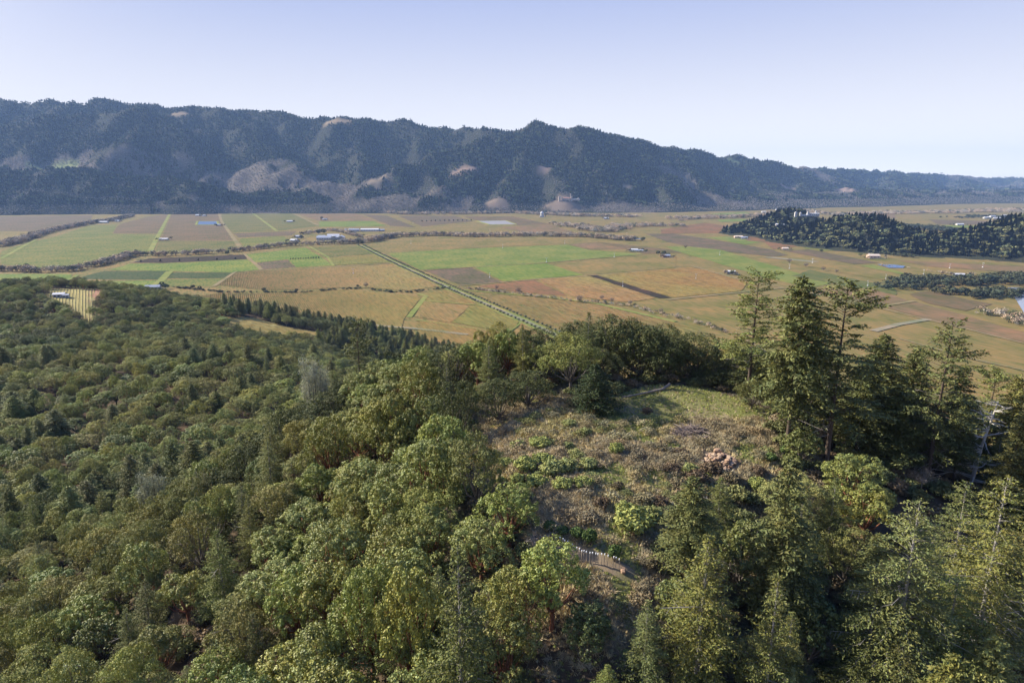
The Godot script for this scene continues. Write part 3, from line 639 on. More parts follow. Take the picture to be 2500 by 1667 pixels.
func solve(points: Array, unit: float, give: float) -> Array:
	# a thin plate through surveyed heights
	var count := points.size()
	var size := count + 3
	var px := PackedFloat64Array()
	var pz := PackedFloat64Array()
	for p: Vector3 in points:
		px.append(p.x / unit)
		pz.append(p.z / unit)
	var rows := []
	for i in size:
		var row := PackedFloat64Array()
		row.resize(size + 1)
		if i < count:
			for j in count:
				var d := (px[i] - px[j]) * (px[i] - px[j]) + (pz[i] - pz[j]) * (pz[i] - pz[j])
				row[j] = 0.5 * d * log(d) if d > 1e-9 else 0.0
			row[i] += give
			row[count] = 1.0
			row[count + 1] = px[i]
			row[count + 2] = pz[i]
			row[size] = points[i].y
		else:
			for j in count:
				row[j] = 1.0 if i == count else (px[j] if i == count + 1 else pz[j])
		rows.append(row)
	for i in size:
		var best := i
		for j in range(i + 1, size):
			if absf(rows[j][i]) > absf(rows[best][i]):
				best = j
		var swap: PackedFloat64Array = rows[i]
		rows[i] = rows[best]
		rows[best] = swap
		var lead: PackedFloat64Array = rows[i]
		for j in range(i + 1, size):
			var row: PackedFloat64Array = rows[j]
			var k := row[i] / lead[i]
			if k != 0.0:
				for q in range(i, size + 1):
					row[q] -= k * lead[q]
				rows[j] = row
	var w := PackedFloat64Array()
	w.resize(size)
	for i in range(size - 1, -1, -1):
		var row: PackedFloat64Array = rows[i]
		var s := row[size]
		for j in range(i + 1, size):
			s -= row[j] * w[j]
		w[i] = s / row[i]
	return [px, pz, w, unit]

func plate(f: Array, x: float, z: float) -> float:
	var px: PackedFloat64Array = f[0]
	var pz: PackedFloat64Array = f[1]
	var w: PackedFloat64Array = f[2]
	var count := px.size()
	x /= f[3]
	z /= f[3]
	var s := w[count] + w[count + 1] * x + w[count + 2] * z
	for i in count:
		var dx := x - px[i]
		var dz := z - pz[i]
		var d := dx * dx + dz * dz + 1e-9
		s += w[i] * 0.5 * d * log(d)
	return s

func ground(x: float, z: float) -> float:
	# height of the near hill: a 2.5 m survey on the knoll, 10 m elsewhere
	if x > -60.0 and x < 97.0 and z > -140.0 and z < -27.0:
		return sample(fine_grid, 65, (x + 62.5) / 2.5, (z + 142.5) / 2.5)
	return sample(near_grid, 141, clampf((x + 940.0) / 10.0, 0.0, 139.0), clampf((z + 1020.0) / 10.0, 0.0, 111.0))

func sample(g: PackedFloat32Array, width: int, fx: float, fz: float) -> float:
	var i := int(fx)
	var j := int(fz)
	fx -= i
	fz -= j
	var k := j * width + i
	return lerpf(lerpf(g[k], g[k + 1], fx), lerpf(g[k + width], g[k + width + 1], fx), fz)

func seen_at(p: Vector3) -> Vector3:
	# where a point falls in the picture, in pixels of a 2500 wide frame, and how far away it is
	var s := sin(deg_to_rad(PITCH))
	var co := cos(deg_to_rad(PITCH))
	var q := p - EYE
	var d := -q.y * s - q.z * co
	return Vector3(1250.0 + 1600.0 * q.x / d, 833.5 - 1600.0 * (q.y * co - q.z * s) / d, d)

func behind_hill(p: Vector3) -> bool:
	var far := EYE.distance_to(p)
	var k := 26.0
	while k < far - 12.0:
		var q := EYE.lerp(p, k / far)
		if ground(q.x, q.z) + 3.0 > q.y:
			return true
		k += maxf(8.0, k * 0.05)
	return false

func inside(p: Vector2, poly: PackedVector2Array) -> bool:
	return Geometry2D.is_point_in_polygon(p, poly)

func apron(x: float, z: float) -> float:
	# the gentle outwash below the spurs
	var u := clampf(-x / z, -0.8, 0.9)
	var foot := 4715.0 + 280.0 * smoothstep(0.05, 0.3, u) + 900.0 * smoothstep(0.28, 0.52, u) + 1200.0 * smoothstep(0.5, 0.72, u)
	return minf(110.0 + 40.0 * hill_noise.get_noise_2d(x + 3000.0, z), (-z - foot + hill_noise.get_noise_2d(x * 1.2 + 900.0, z) * 160.0) * 0.135)

func hill_at(x: float, z: float) -> float:
	# crests with flanks that fall away from them, roughened by gullies
	var wx := x + hill_noise.get_noise_2d(x, z) * 130.0
	var wz := z + hill_noise.get_noise_2d(x + 7000.0, z) * 110.0
	var p := Vector2(wx, wz)
	var h := -60.0
	for q in segs.size() / 2:
		var a: Vector3 = segs[q * 2]
		var b: Vector3 = segs[q * 2 + 1]
		var ex := b.x - a.x
		var ez := b.z - a.z
		var t := clampf(((wx - a.x) * ex + (wz - a.z) * ez) / (ex * ex + ez * ez), 0.0, 1.0)
		var dx := wx - a.x - ex * t
		var dz := wz - a.z - ez * t
		var d := sqrt(dx * dx + dz * dz)
		var s: float = slopes[q]
		var f := a.y + (b.y - a.y) * t - s * (sqrt(d * d + 4900.0) - 70.0)
		# the higher of the two, with a soft seam
		var m := maxf(0.0, 45.0 - absf(h - f)) / 45.0
		h = maxf(h, f) + m * m * 11.0
	h = maxf(h, apron(x, z))
	var k := smoothstep(10.0, 200.0, h)
	return h - k * 16.0 + k * (gully_noise.get_noise_2d(x, z) * 52.0 + fine_noise.get_noise_2d(x * 5.0, z * 5.0) * 8.0)

func knolls_at(x: float, z: float) -> float:
	# wooded hillocks standing in the right of the valley
	var h := -6.0
	for k in KNOLLS:
		var dx: float = x - k[0]
		var dz: float = z - k[1]
		var a: float = cos(k[4])
		var b: float = sin(k[4])
		var u: float = (dx * a + dz * b) / k[2]
		var w: float = (-dx * b + dz * a) / k[3]
		h += k[5] * exp(-(u * u + w * w))
	return h + fine_noise.get_noise_2d(x * 3.0, z * 3.0) * 4.0

const KNOLLS := [[1170.0, -2720.0, 125.0, 190.0, 0.0, 88.0], [1030.0, -2770.0, 120.0, 140.0, 0.2, 34.0], [1165.0, -2210.0, 132.0, 205.0, -0.25, 96.0], [1040.0, -2400.0, 90.0, 130.0, 0.0, 22.0], [1610.0, -2010.0, 238.0, 215.0, -0.15, 108.0]]

func lie_of_land() -> void:
	near_rbf = solve(NEAR_POINTS, 100.0, 0.002)
	near_grid.resize(141 * 113)
	for j in 113:
		for i in 141:
			near_grid[j * 141 + i] = plate(near_rbf, -940.0 + 10.0 * i, -1020.0 + 10.0 * j)
	fine_grid.resize(65 * 48)
	for j in 48:
		for i in 65:
			var x := -62.5 + 2.5 * i
			var z := -142.5 + 2.5 * j
			fine_grid[j * 65 + i] = plate(near_rbf, x, z) + fine_noise.get_noise_2d(x * 9.0, z * 9.0) * 0.35
	for r in RIDGES:
		for i in r[1].size() - 1:
			segs.append(r[1][i])
			segs.append(r[1][i + 1])
			slopes.append(r[0])


# ---------------------------------------------------------------- textures of the plain

func noise_tex(seed_: int, freq: float, octaves: int, size: int, low: Color, mid: Color, high: Color, kind := FastNoiseLite.TYPE_SIMPLEX_SMOOTH) -> ImageTexture:
	var nz := FastNoiseLite.new()
	nz.seed = seed_
	nz.noise_type = kind
	nz.frequency = freq
	nz.fractal_octaves = octaves
	var src := nz.get_seamless_image(size, size)
	var im := Image.create(size, size, false, Image.FORMAT_RGB8)
	for y in size:
		for x in size:
			var t := src.get_pixel(x, y).r
			im.set_pixel(x, y, low.lerp(mid, t * 2.0) if t < 0.5 else mid.lerp(high, t * 2.0 - 1.0))
	return ImageTexture.create_from_image(im)

var tex_patch: ImageTexture
var tex_streak: ImageTexture
var tex_soil: ImageTexture

const CROPS := {
	"tan": [0.305, 0.235, 0.105], "gold": [0.28, 0.218, 0.084], "brown": [0.224, 0.162, 0.104], "purple": [0.205, 0.155, 0.115], "pink": [0.285, 0.195, 0.125], "red": [0.29, 0.165, 0.1],
	"green": [0.225, 0.235, 0.075], "lime": [0.232, 0.29, 0.075], "pale": [0.25, 0.285, 0.085], "olive": [0.215, 0.2, 0.078], "darkgreen": [0.0911, 0.121, 0.0497], "darkolive": [0.166, 0.182, 0.0704], "plow": [0.0704, 0.0497, 0.0397],
	"verge": [0.33, 0.345, 0.12], "dirt": [0.364, 0.29, 0.182], "gravel": [0.348, 0.323, 0.273],
}

func crop_mat(kind: String) -> StandardMaterial3D:
	var key := "crop " + kind
	if not mats.has(key):
		var m := StandardMaterial3D.new()
		var k: Array = CROPS[kind]
		m.resource_name = key
		m.albedo_color = lin(k[0], k[1], k[2])
		m.albedo_texture = tex_streak
		m.uv1_scale = Vector3(1.0 / 420.0, 1.0 / 70.0, 1)
		m.detail_enabled = true
		m.detail_albedo = tex_patch
		m.detail_blend_mode = BaseMaterial3D.BLEND_MODE_MUL
		m.detail_uv_layer = BaseMaterial3D.DETAIL_UV_2
		m.uv2_scale = Vector3(1.0 / 900.0, 1.0 / 900.0, 1)
		m.roughness = 0.95
		m.metallic_specular = 0.2
		mats[key] = m
	return mats[key]

func sheet(poly: PackedVector2Array, y: float, turn: float) -> ArrayMesh:
	var b := Bits.new()
	var t := Geometry2D.triangulate_polygon(poly)
	for p in poly:
		b.v.append(Vector3(p.x, y, p.y))
		b.n.append(Vector3.UP)
		b.c.append(Color.WHITE)
		b.uv.append(p.rotated(-turn))
		b.uv2.append(p)
	for i in range(0, t.size(), 3):
		var p := poly[t[i]]
		var q := poly[t[i + 1]]
		var r := poly[t[i + 2]]
		if (q - p).cross(r - p) > 0.0:
			b.ix.append_array([t[i], t[i + 1], t[i + 2]])
		else:
			b.ix.append_array([t[i], t[i + 2], t[i + 1]])
	return b.mesh()

func ragged(pts: Array) -> PackedVector2Array:
	# a field's edge is never ruled
	var out := PackedVector2Array()
	for i in pts.size():
		var a: Vector2 = pts[i]
		var b: Vector2 = pts[(i + 1) % pts.size()]
		var n := maxi(1, int(a.distance_to(b) / 26.0))
		for k in n:
			out.append(a.lerp(b, float(k) / n) + Vector2(jig(2.4), jig(2.4)))
	return out

func ribbon(pts: Array, wide: float, y: float) -> PackedVector2Array:
	var l := PackedVector2Array()
	var r := PackedVector2Array()
	for i in pts.size():
		var p: Vector2 = pts[i]
		var d: Vector2 = (pts[mini(i + 1, pts.size() - 1)] - pts[maxi(i - 1, 0)]).normalized()
		var s := Vector2(-d.y, d.x) * wide * 0.5
		l.append(p + s)
		r.append(p - s)
	r.reverse()
	l.append_array(r)
	return l

func along(pts: Array, s: float) -> Vector2:
	for i in pts.size() - 1:
		var d: float = pts[i].distance_to(pts[i + 1])
		if s <= d:
			return pts[i].lerp(pts[i + 1], s / d)
		s -= d
	return pts[-1]

func length_of(pts: Array) -> float:
	var s := 0.0
	for i in pts.size() - 1:
		s += pts[i].distance_to(pts[i + 1])
	return s

func vine_rows(poly: PackedVector2Array, turn: float, gap: float, high: float, leafcol: Color, on_hill: bool, bit: float) -> ArrayMesh:
	# trellised rows, each a low rough hedge that follows the land
	var b := Bits.new()
	var lo := Vector2(1e9, 1e9)
	var hi := -lo
	for p in poly:
		var q := p.rotated(-turn)
		lo = lo.min(q)
		hi = hi.max(q)
	var v := lo.y + gap * 0.5
	while v < hi.y:
		var line := PackedVector2Array([Vector2(lo.x - 5, v).rotated(turn), Vector2(hi.x + 5, v).rotated(turn)])
		for piece in Geometry2D.intersect_polyline_with_polygon(line, poly):
			var a: Vector2 = piece[0]
			var z: Vector2 = piece[piece.size() - 1]
			var steps := maxi(1, int(a.distance_to(z) / bit))
			var side := (z - a).normalized()
			side = Vector2(-side.y, side.x) * 0.38
			for i in steps:
				var p := a.lerp(z, float(i) / steps)
				var q := a.lerp(z, float(i + 1) / steps)
				if rng.randf() < 0.03:
					continue
				var yp := ground(p.x, p.y) if on_hill else 0.3
				var yq := ground(q.x, q.y) if on_hill else 0.3
				var h := high * rng.randf_range(0.75, 1.2)
				var k := patch_noise.get_noise_2d(p.x * 0.5, p.y * 0.5)
				var col := vary(leafcol.lerp(Color(0.13, 0.135, 0.045) if k > 0.0 else Color(0.17, 0.095, 0.05), minf(0.45, absf(k) * 1.0)), 0.25)
				b.quad(Vector3(p.x - side.x, yp, p.y - side.y), Vector3(q.x - side.x, yq, q.y - side.y), Vector3(q.x, yq + h, q.y), Vector3(p.x, yp + h, p.y), col)
				b.quad(Vector3(p.x, yp + h, p.y), Vector3(q.x, yq + h, q.y), Vector3(q.x + side.x, yq, q.y + side.y), Vector3(p.x + side.x, yp, p.y + side.y), col)
		v += gap
	return b.mesh()


# ---------------------------------------------------------------- the setting

func spaced(stops: Array) -> PackedFloat32Array:
	# [from, to, step, ...] joined into one run of grid lines
	var out := PackedFloat32Array()
	for s in stops:
		var x: float = s[0]
		while x < s[1] - 0.01:
			out.append(x)
			x += s[2]
	out.append(stops[-1][1])
	return out

func near_color(x: float, z: float) -> Color:
	var p := Vector2(x, z)
	var a := patch_noise.get_noise_2d(x * 14.0, z * 14.0)
	var b := fine_noise.get_noise_2d(x * 40.0, z * 40.0)
	var c := Color(0.095, 0.07, 0.048).lerp(Color(0.14, 0.1, 0.065), clampf(a + 0.5, 0, 1))
	if z > -140.0 and inside(p, clearing):
		c = Color(0.26, 0.2, 0.125).lerp(Color(0.4, 0.31, 0.195), clampf(b + 0.5, 0, 1))
		c = c.lerp(Color(0.17, 0.13, 0.1), smoothstep(0.1, 0.45, a))
		c = c.lerp(Color(0.16, 0.19, 0.05), smoothstep(0.1, 0.4, patch_noise.get_noise_2d(x * 20.0 + 900.0, z * 20.0)) * 0.8)
		c = c.lerp(Color(0.2, 0.21, 0.07), smoothstep(-98.0, -108.0, z) * smoothstep(14.0, 22.0, x) * 0.8)
		c = c.lerp(Color(0.4, 0.25, 0.14), (1.0 - smoothstep(2.0, 5.0, p.distance_to(Vector2(-5, -101)))) * clampf(b + 0.7, 0, 1))
		var d := Geometry2D.get_closest_point_to_segment(p, Vector2(6.3, -65.0), Vector2(12.0, -62.6)).distance_to(p)
		c = c.lerp(Color(0.31, 0.235, 0.155), (1.0 - smoothstep(0.6, 2.2, d)) * clampf(b + 0.9, 0, 1))
	elif inside(p, hill_vines_a) or inside(p, hill_vines_b):
		c = Color(0.42, 0.36, 0.15)
		var d := Geometry2D.get_closest_point_to_segment(p, Vector2(-478, -748), Vector2(-377, -588)).distance_to(p)
		if p.x < -330 and d > 1.0:
			c = c.lerp(Color(0.33, 0.19, 0.12), 1.0 - smoothstep(3.0, 8.0, absf(d - 2.0)))
	elif Vector2(-39, -71).distance_to(p) < 2.6:
		c = Color(0.4, 0.29, 0.18)
	return vary(c, 0.06)

func grid_mesh(xs: PackedFloat32Array, zs: PackedFloat32Array, height: Callable, tint: Callable) -> ArrayMesh:
	var v := PackedVector3Array()
	var c := PackedColorArray()
	var ix := PackedInt32Array()
	for z in zs:
		for x in xs:
			v.append(Vector3(x, height.call(x, z), z))
			c.append(tint.call(x, z))
	var w := xs.size()
	var up := zs[1] > zs[0]
	for j in zs.size() - 1:
		for i in w - 1:
			var k := j * w + i
			if up:
				ix.append_array([k, k + 1, k + w + 1, k, k + w + 1, k + w])
			else:
				ix.append_array([k, k + w + 1, k + 1, k, k + w, k + w + 1])
	return smooth(v, c, ix)

func smooth(v: PackedVector3Array, c: PackedColorArray, ix: PackedInt32Array) -> ArrayMesh:
	var n := PackedVector3Array()
	n.resize(v.size())
	for i in range(0, ix.size(), 3):
		var k := (v[ix[i + 2]] - v[ix[i]]).cross(v[ix[i + 1]] - v[ix[i]])
		n[ix[i]] += k
		n[ix[i + 1]] += k
		n[ix[i + 2]] += k
	for i in n.size():
		n[i] = n[i].normalized()
	var a := []
	a.resize(Mesh.ARRAY_MAX)
	a[Mesh.ARRAY_VERTEX] = v
	a[Mesh.ARRAY_NORMAL] = n
	a[Mesh.ARRAY_COLOR] = c
	a[Mesh.ARRAY_INDEX] = ix
	var m := ArrayMesh.new()
	m.add_surface_from_arrays(Mesh.PRIMITIVE_TRIANGLES, a)
	return m

func earth_mat(key: String, scale: float, relief: float) -> StandardMaterial3D:
	var m := StandardMaterial3D.new()
	m.resource_name = key
	m.vertex_color_use_as_albedo = true
	m.albedo_texture = tex_soil
	m.uv1_triplanar = true
	m.uv1_world_triplanar = true
	m.uv1_scale = Vector3.ONE * scale
	m.roughness = 0.95
	m.metallic_specular = 0.15
	if relief > 0.0:
		m.heightmap_enabled = true
		m.heightmap_texture = tex_soil
		m.heightmap_scale = relief
	return m

func build_ground() -> void:
	tex_patch = noise_tex(3, 0.012, 5, 512, Color(0.74, 0.82, 0.66), Color(0.88, 0.88, 0.84), Color(1.0, 0.93, 0.87))
	tex_streak = noise_tex(5, 0.02, 5, 512, Color(0.6, 0.72, 0.56), Color(0.88, 0.88, 0.84), Color(1.0, 0.9, 0.84))
	tex_soil = noise_tex(9, 0.03, 5, 512, Color(0.68, 0.66, 0.62), Color(0.85, 0.85, 0.85), Color(1, 1, 1))
	var far := PackedVector2Array([Vector2(-17000, 400), Vector2(17000, 400), Vector2(17000, -17600), Vector2(-17000, -17600)])
	tag(obj("valley_floor", sheet(far, 0.0, deg_to_rad(67)), crop_mat("tan")), "flat tan valley floor of dormant vineyards", "", "", "structure")
	var xs := spaced([[-920.0, -60.0, 12.0], [-60.0, -14.0, 3.0], [-14.0, 48.0, 0.75], [48.0, 96.0, 3.0], [96.0, 456.0, 12.0]])
	var zs := spaced([[-1010.0, -142.0, 12.0], [-142.0, -120.0, 3.0], [-120.0, -51.0, 0.75], [-51.0, -27.0, 2.0], [-27.0, 90.0, 9.0]])
	tag(obj("hillside", grid_mesh(xs, zs, func(x, z): return ground(x, z) + (fine_noise.get_noise_2d(x * 60.0, z * 60.0) * 0.16 if x > -14.0 and x < 48.0 and z > -120.0 else 0.0), near_color), earth_mat("hillside earth", 0.35, 6.0)), "wooded knoll and ridge with a brushy clearing on top", "", "", "structure")
	var v := PackedVector3Array()
	var c := PackedColorArray()
	var ix := PackedInt32Array()
	var r := 3950.0
	var rows := 0
	while r < 17500.0:
		var row := PackedFloat32Array()
		for i in 231:
			var x := r * lerpf(-1.0, 1.0, i / 230.0)
			row.append(hill_at(x, -r))
			v.append(Vector3(x, row[i], -r))
			c.append(vary(hill_color(x, -r), 0.08))
		rows += 1
		hill_rows.append(row)
		r *= 1.0155
	for j in rows - 1:
		for i in 230:
			var k := j * 231 + i
			ix.append_array([k, k + 232, k + 1, k, k + 231, k + 232])
	tag(obj("far_hills", smooth(v, c, ix), earth_mat("far hill earth", 0.01, 0.0)), "long forested mountain ridge closing the valley", "", "", "structure")
	tag(obj("valley_hillocks", grid_mesh(spaced([[500.0, 2300.0, 24.0]]), spaced([[-3400.0, -1300.0, 24.0]]), knolls_at, func(x, z): return vary(Color(0.05, 0.052, 0.03), 0.15)), earth_mat("hillock earth", 0.02, 0.0)), "low wooded hillocks rising from the valley floor at right", "", "", "structure")

func patch_here(x: float, z: float) -> Array:
	# [kind, how deep inside] of the clearings and grey woods on the far hills
	var wob := patch_noise.get_noise_2d(x * 0.6, z * 0.6) * 0.9 + fine_noise.get_noise_2d(x, z) * 0.3
	for p in HILL_PATCHES:
		var dx: float = (x - p[1]) / p[3]
		var dz: float = (z - p[2]) / p[4]
		var d := sqrt(dx * dx + dz * dz) + wob
		if d < 1.0:
			return [p[0], 1.0 - d]
	return ["", 0.0]

const HILL_TINTS := {"tan": Color(0.36, 0.27, 0.17), "pink": Color(0.34, 0.24, 0.18), "green": Color(0.3, 0.34, 0.13), "brown": Color(0.27, 0.2, 0.14), "grey": Color(0.16, 0.135, 0.105), "": Color(0.05, 0.052, 0.03)}

func hill_color(x: float, z: float) -> Color:
	return HILL_TINTS[patch_here(x, z)[0]]

func build_fields() -> void:
	for i in FIELDS.size():
		var f: Array = FIELDS[i]
		var poly := ragged(f[4])
		var turn := deg_to_rad(f[1])
		var o := tag(obj("vineyard_field" if f[0] not in ["lime", "plow", "verge"] else "meadow_field", sheet(poly, 0.25 + 0.006 * i, turn), crop_mat(f[0])), f[3], "", "vineyard blocks on the plain", "structure")
		if f[2] > 0:
			var k: Array = CROPS[f[0]]
			tag(obj("vine_rows", vine_rows(poly, turn, 3.4, 1.15, Color(k[0] * 0.5, k[1] * 0.42, k[2] * 0.45), false, 16.0), leafy("vine leaves", Color.WHITE, 0.9, 0.2, 0.1), o), "", "", "", "stuff")
	for i in TRACKS.size():
		var t: Array = TRACKS[i]
		tag(obj("farm_track" if t[1] != "verge" else "grass_track", sheet(ribbon(t[3], t[0] * 1.15, 0.0), 0.75 + 0.006 * i, 0.0), crop_mat(t[1])), t[2], "", "", "structure")
	var verge := tag(obj("road_verge", sheet(ribbon(ROAD, 25.0, 0.0), 0.95, 0.0), crop_mat("verge")), "grassy strip along the olive-lined road", "", "", "structure")
	tag(obj("road", sheet(ribbon(ROAD, 8.0, 0.0), 1.0, 0.0), crop_mat("gravel")), "straight grey farm road lined with small olive trees", "", "", "structure")
	tag(obj("valley_road", sheet(ribbon([Vector2(-420, -1010), Vector2(-130, -905), Vector2(-60, -870)], 9.0, 0.0), 1.05, 0.0), crop_mat("gravel")), "grey road glimpsed just behind the knoll's trees", "", "", "structure")
	var water := plain("pond water", 0.09, 0.14, 0.24, 0.35)
	for p in [["pond", "blue rectangular pond in the left valley", [Vector2(-1733, -3666), Vector2(-1625, -3666), Vector2(-1480, -3345), Vector2(-1590, -3345)], 0.9, water],
			["pond", "small blue pond below the pink-walled villa", [Vector2(936, -1678), Vector2(972, -1668), Vector2(985, -1640), Vector2(958, -1600), Vector2(925, -1605)], 0.9, water],
			["pond", "tiny pond by the large round oak", [Vector2(430, -2500), Vector2(490, -2500), Vector2(480, -2470), Vector2(440, -2470)], 0.9, water],
			["river", "strip of river at the right edge between willows", [Vector2(985, -1290), Vector2(1010, -1290), Vector2(930, -1130), Vector2(830, -985), Vector2(790, -985), Vector2(890, -1140)], 0.9, plain("river water", 0.18, 0.2, 0.24, 0.1)],
			["drained_basin", "pale drained basin among the far brown fields", [Vector2(-193, -3700), Vector2(-34, -3740), Vector2(25, -3384), Vector2(-109, -3349)], 0.9, plain("basin mud", 0.2, 0.19, 0.19)],
			["gravel_yard", "pale bare yard in the purple vineyard at right", [Vector2(700, -1840), Vector2(735, -1850), Vector2(815, -1735), Vector2(790, -1720)], 1.0, crop_mat("gravel")]]:
		tag(obj(p[0], sheet(PackedVector2Array(p[2]), p[3], 0.0), p[4]), p[1], "", "", "structure")
	for p in [[Vector2(-1733, -3666), Vector2(-1625, -3666), Vector2(-1480, -3345), Vector2(-1590, -3345)], [Vector2(-193, -3700), Vector2(-34, -3740), Vector2(25, -3384), Vector2(-109, -3349)]]:
		p.append(p[0])
		tag(obj("pond_bank", bank(p), crop_mat("verge")), "raised grassy bank round the blue pond" if p[0].x < -1000 else "raised grassy bank round the drained basin", "", "", "structure")

func bank(p: Array) -> ArrayMesh:
	var b := Bits.new()
	for i in p.size() - 1:
		var a := Vector3(p[i].x, 0, p[i].y)
		var z := Vector3(p[i + 1].x, 0, p[i + 1].y)
		var s := (z - a).normalized()
		s = Vector3(-s.z, 0, s.x) * 9.0
		var up := Vector3(0, 2.2, 0)
		b.quad(a - s, z - s, z + up, a + up, Color.WHITE)
		b.quad(a + up, z + up, z + s, a + s, Color.WHITE)
	for q in b.v:
		b.uv.append(Vector2(q.x, q.z))
		b.uv2.append(Vector2(q.x, q.z))
	return b.mesh()


# ---------------------------------------------------------------- far woods

func spire(seed_: int) -> ArrayMesh:
	# a far conifer, one unit high: ragged tiers
	rng.seed = seed_
	var b := Bits.new()
	var w := Color.WHITE
	for tier in 3:
		var y0 := 0.08 + tier * 0.27
		var y1 := y0 + 0.42
		if tier == 2: y1 = 1.0
		var r := [0.22, 0.17, 0.1][tier] as float
		var k := b.v.size()
		b.v.append(Vector3(jig(0.02), y1, jig(0.02)))
		b.n.append(Vector3.UP)
		b.c.append(w)
		for i in 6:
			var a := TAU * (i + jig(0.3)) / 6.0
			var rr := r * rng.randf_range(0.7, 1.25)
			b.v.append(Vector3(cos(a) * rr, y0 + jig(0.06), sin(a) * rr))
			b.n.append(Vector3(cos(a), 0.55, sin(a)).normalized())
			var s := rng.randf_range(0.75, 1.1)
			b.c.append(Color(s, s, s))
		for i in 6:
			b.ix.append_array([k, k + 1 + (i + 1) % 6, k + 1 + i])
	return b.mesh()

func puff(seed_: int, leaves: int, size: float, squash: float) -> ArrayMesh:
	# a far round crown, one unit high
	rng.seed = seed_
	var b := Bits.new()
	var lobes := []
	for i in 6:
		var d := ball()
		lobes.append([Vector3(d.x * 0.26, 0.55 + d.y * 0.2, d.z * 0.26), rng.randf_range(0.2, 0.3)])
	for i in leaves:
		var l: Array = lobes[i % 6]
		var d := ball()
		var s := rng.randf_range(0.75, 1.1)
		b.leaf(l[0] + d * l[1] * Vector3(1.15, squash, 1.15), (d + ball() * 0.5).normalized(), ball(), size * rng.randf_range(0.7, 1.3), size, Color(s, s, s))
	b.tube(Vector3(0, -0.05, 0), Vector3(0, 0.5, 0), 0.03, 0.02, 4, Color(0.6, 0.5, 0.45))
	return b.mesh()

func build_far_woods() -> void:
	var leaf := leafy("far foliage", Color.WHITE, 0.8, 0.2, 0.15)
	var spires := [spire(11), spire(12), spire(13)]
	var puffs := [puff(21, 60, 0.2, 0.8), puff(22, 60, 0.2, 0.8)]
	var where := [[], [], [], [], []]
	var tints := [[], [], [], [], []]
	rng.seed = 77
	var r := 3990.0
	while r < 15500.0:
		var gap := 15.5 * (r / 5000.0) if r < 7600.0 else 15.5 * pow(r / 5000.0, 1.5)
		var x := -0.85 * r
		while x < 0.85 * r:
			var px := x + jig(gap * 0.55)
			var pz := -r + jig(gap * 0.55)
			x += gap
			var q := patch_here(px, pz)
			if q[0] not in ["", "grey"] and q[1] > 0.04:
				continue
			var h := hill_quick(px, pz)
			if h < 3.0:
				continue
			# leave out what the ridge in front hides
			var e := 18.0
			var dx := hill_quick(px + e, pz) - h
			var dz := hill_quick(px, pz + e) - h
			var nrm := Vector3(-dx, e, -dz)
			if nrm.dot(EYE - Vector3(px, h, pz)) < -0.06 * nrm.length() * r:
				continue
			# sunny flanks carry oak, shaded ones conifers
			var lean: float = clampf(dx / e, -0.6, 0.6)
			var low := clampf((apron(px, pz) + 45.0 - h) / 60.0, 0.0, 1.0)
			var soft: float = lean * 0.75 + low * 0.55 + patch_noise.get_noise_2d(px * 0.55, pz * 0.55) * 0.9 + (0.42 if q[0] == "grey" else -0.32) + (0.0 if h > 60.0 else 0.75)
			var tall := rng.randf_range(14.0, 27.0) * (1.0 if r < 7600.0 else 1.25)
			if soft + jig(0.2) > 0.0:
				var k := 3 + rng.randi() % 2
				var wide := rng.randf_range(0.85, 1.3) * (1.0 if r < 7600.0 else 1.4)
				tall *= 0.42
				where[k].append(Transform3D(Basis(Vector3.UP, rng.randf() * TAU).scaled(Vector3(tall * wide, tall, tall * wide)), Vector3(px, h - 0.6, pz)))
				tints[k].append(vary(Color(0.29, 0.25, 0.215) if rng.randf() < 0.8 else Color(0.13, 0.13, 0.07), 0.22))
			else:
				var k := rng.randi() % 3 if rng.randf() < 0.68 else 3 + rng.randi() % 2
				if k > 2: tall *= 0.8
				var wide := rng.randf_range(1.15, 1.8) * (1.0 if r < 7600.0 else 1.5)
				where[k].append(Transform3D(Basis(Vector3.UP, rng.randf() * TAU).scaled(Vector3(tall * wide, tall, tall * wide)), Vector3(px, h - 0.6, pz)))
				tints[k].append(vary(Color(0.095, 0.12, 0.05), 0.5))
		r += gap
	# the hillocks on the plain
	for i in 13000:
		var px := rng.randf_range(800.0, 2150.0)
		var pz := rng.randf_range(-3150.0, -1650.0)
		var h := knolls_at(px, pz)
		if h < 4.0:
			continue
		if Vector2(px, pz).distance_to(Vector2(1176, -2668)) < 62.0:
			continue
		var k := rng.randi() % 5
		var tall := rng.randf_range(16.0, 28.0) * (1.0 if k < 3 else 0.62)
		var wide := rng.randf_range(1.2, 1.9)
		where[k].append(Transform3D(Basis(Vector3.UP, rng.randf() * TAU).scaled(Vector3(tall * wide, tall, tall * wide)), Vector3(px, h - 0.5, pz)))
		tints[k].append(vary(Color(0.15, 0.165, 0.065) if k < 3 else Color(0.15, 0.155, 0.068), 0.4))
	for k in 5:
		var o := scatter("conifer_forest" if k < 3 else "broadleaf_woods", spires[k] if k < 3 else puffs[k - 3], leaf, where[k], tints[k])
		tag(o, ["dark conifers covering the far mountain ridge", "conifer forest on ridge, mixed through the dark slopes", "conifer forest on the ridge and the valley hillocks", "grey leafless woods and round dark crowns on the far slopes", "olive and grey broadleaf woods in patches on the far slopes"][k], "forest", "", "stuff")

